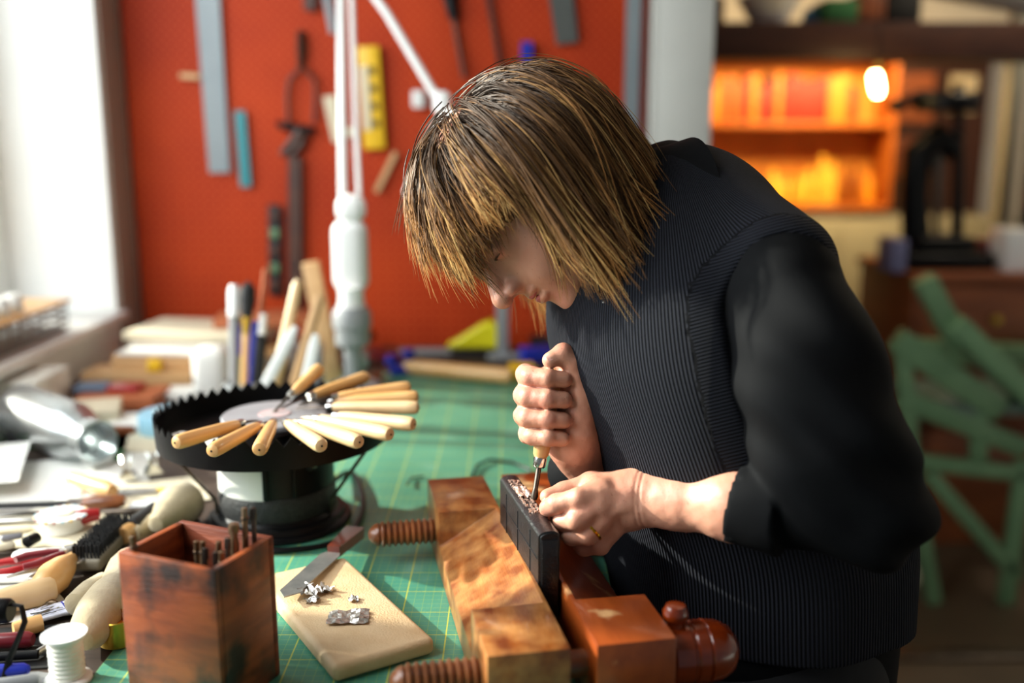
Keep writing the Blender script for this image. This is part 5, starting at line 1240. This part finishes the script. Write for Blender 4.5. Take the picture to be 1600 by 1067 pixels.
# --- hair
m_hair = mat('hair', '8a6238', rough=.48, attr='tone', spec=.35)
EC = np.array([0, -.012, .012]); ER = np.array([.0775, .0945, .085])
Wh = np.array([.10, -.25, 1.]); Wh /= np.linalg.norm(Wh)
g_l = HR.T@np.array([0, 0, -1.])
def surf(n_, off): # point on the scalp in direction n_
    return EC+n_*(ER+off)
def guide(n0, L, off, curl, rnd, front_=0, step=.0105):
    p = surf(n0, off*.3); pts = [p.copy()]
    d = None; tot = 0; k = 0
    while tot < L:
        q = (p-EC)/(ER+off); qn = np.linalg.norm(q); nrm = q/(ER+off); nrm /= np.linalg.norm(nrm)
        un = q/qn; tg = un*np.dot(un, Wh)-Wh; tg -= nrm*np.dot(tg, nrm); tn = np.linalg.norm(tg)
        tg = tg/tn if tn > .05 else (d if d is not None else np.array([rnd[0], rnd[1], 0.]))
        s = tot/L
        if d is None: d = tg
        free = 1 if qn > 1.03 else 0
        cp = -np.dot(un, Wh); w_ = min(1, max(0, (cp+.20)/.65)); tg = tg*(1-w_)+(np.array([0, -.10, -.75])+g_l*.55)*w_
        d = d*.70+tg*.42*(1-s*.45)+g_l*(.012+.05*s+.06*free*s)+curl*(.22*s*s)
        if qn < 1.0 and np.dot(d, nrm) < 0: d = d-nrm*np.dot(d, nrm)
        d /= np.linalg.norm(d)
        p = p+d*step; tot += step
        q = (p-EC)/(ER+(off+.011*max(0, 1-np.dot((p-EC)/np.linalg.norm(p-EC), Wh)**2)*(1-front_))*min(1, .3+tot*14)); qn = np.linalg.norm(q)
        if qn < 1: p = EC+(p-EC)/qn
        pts.append(p.copy()); k += 1
    return np.array(pts)
rngh = np.random.default_rng(21)
SV = []; SF = []; SCOL = []; nbase = 0
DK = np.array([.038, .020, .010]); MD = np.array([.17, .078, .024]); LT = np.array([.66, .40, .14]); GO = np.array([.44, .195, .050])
def add_strand(pts, r, tone):
    global nbase
    m = len(pts); t = np.gradient(pts, axis=0); t /= np.linalg.norm(t, axis=1)[:, None]+1e-9
    a = np.cross(t, [.3, .5, .8]); a /= np.linalg.norm(a, axis=1)[:, None]+1e-9; b = np.cross(t, a)
    rad = r*np.minimum(1, (1-np.linspace(0, 1, m))*3.2+.15)[:, None]
    ring = [pts+(a*math.cos(x)+b*math.sin(x))*rad for x in (0, 2.094, 4.189)]
    SV.append(np.stack(ring, 1).reshape(-1, 3)); s = np.linspace(0, 1, m)[:, None]
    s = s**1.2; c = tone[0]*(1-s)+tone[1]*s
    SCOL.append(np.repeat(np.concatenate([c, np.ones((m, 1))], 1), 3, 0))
    i = np.arange(m-1)[:, None]*3+nbase
    for k in range(3): SF.append(np.concatenate([i+k, i+(k+1) % 3, i+3+(k+1) % 3, i+3+k], 1))
    nbase += m*3
NCL = 600
for ci in range(NCL):
    while True:
        n0 = rngh.normal(size=3); n0 /= np.linalg.norm(n0)
        if n0[2] < -.35: continue
        az = math.atan2(abs(n0[0]), n0[1])          # 0 = front
        if n0[1] > .30 and n0[2] < .42: continue     # face
        if abs(n0[0]) > .55 and n0[1] > .25 and n0[2] < .1: continue
        if n0[2] < -.1 and n0[1] > -.1: continue
        break
    dirw = n0-Wh*np.dot(n0, Wh); azd = math.degrees(math.atan2(abs(dirw[0]), dirw[1]))
    pol = math.acos(np.clip(np.dot(n0, Wh), -1, 1))
    front = max(0, min(1, (80-azd)/16))
    full = .315*(1-front)+(.179-.0001*azd)*front
    L = max(.045, full-pol*.085+rngh.normal()*.014)
    off = .004+.012*rngh.random()+.006*(1-pol/2.2)
    curl = rngh.normal(size=3)*.5+np.array([0, .25, 0])*(1-front)
    gd = guide(n0, L, off, curl, rngh.normal(size=2), front)
    sg = np.linspace(0, 1, len(gd))[:, None]; ph = rngh.uniform(0, 6); gd = gd+(.0055*sg**2.2)*np.concatenate([np.sin(sg*7+ph), np.cos(sg*7+ph), np.sin(sg*5+ph*2)], 1)*rngh.uniform(.3, 1.6)
    base_t = rngh.random()
    nS = 15
    for si in range(nS):
        spread = .0085
        o0 = rngh.normal(size=3)*spread*.75; o1 = rngh.normal(size=3)*spread*.45
        s = np.linspace(0, 1, len(gd))[:, None]
        wob = .0015*np.sin(s*rngh.uniform(3, 9)+rngh.uniform(0, 6))*rngh.normal(size=3)
        pts = gd+o0*(1-s)+o1*s*(1+.8*s)+wob*s
        cut = int(len(pts)*rngh.uniform(.84, 1.0)); pts = pts[:max(4, cut)]
        q = (pts-EC)/(ER+.001); qn = np.linalg.norm(q, axis=1); bad = qn < 1; pts[bad] = EC+(pts[bad]-EC)/qn[bad][:, None]
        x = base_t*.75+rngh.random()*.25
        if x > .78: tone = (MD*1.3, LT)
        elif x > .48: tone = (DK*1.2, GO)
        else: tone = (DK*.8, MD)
        pts = pts@HR.T+HC
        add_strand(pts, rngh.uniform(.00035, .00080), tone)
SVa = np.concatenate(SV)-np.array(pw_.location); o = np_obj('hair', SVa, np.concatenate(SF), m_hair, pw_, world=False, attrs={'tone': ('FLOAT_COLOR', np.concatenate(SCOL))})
o['label'] = 'chin-length layered brown hair with blond streaks'; o['kind'] = 'stuff'
def f_cap(p):
    q = TL(p); d = ell(q, EC, ER+.004)
    cut = np.maximum(q[:, 1]-.045-.25*(q[:, 2]), -(q[:, 2]+.0)+.035)   # keep clear of the face
    face = np.minimum(.045-q[:, 1], .048-q[:, 2]*1.0)
    d = np.maximum(d, np.minimum(q[:, 1]-.052, .040-q[:, 2]))
    low = np.maximum(-.045-q[:, 2], q[:, 1]+.02); d = np.maximum(d, np.where(q[:, 2] < -.05, -.05-q[:, 2], -1))
    return d
v, f = sdf_mesh(f_cap, *bounds([HC-.12, HC+.12], .02), .003); np_obj('hair_base', v, f, mat('hair_dark', '2e1c10', '4a3018', rough=.6, scale=60), pw_)
o = G().lathe([(0, 0), (.0008, 0), (.0022, .001), (.0022, .0016), (0, .002)], 10).obj('ear_stud', m_nickel, pw_); o.location = Vector(P(944, 474, .985))-pw_.location
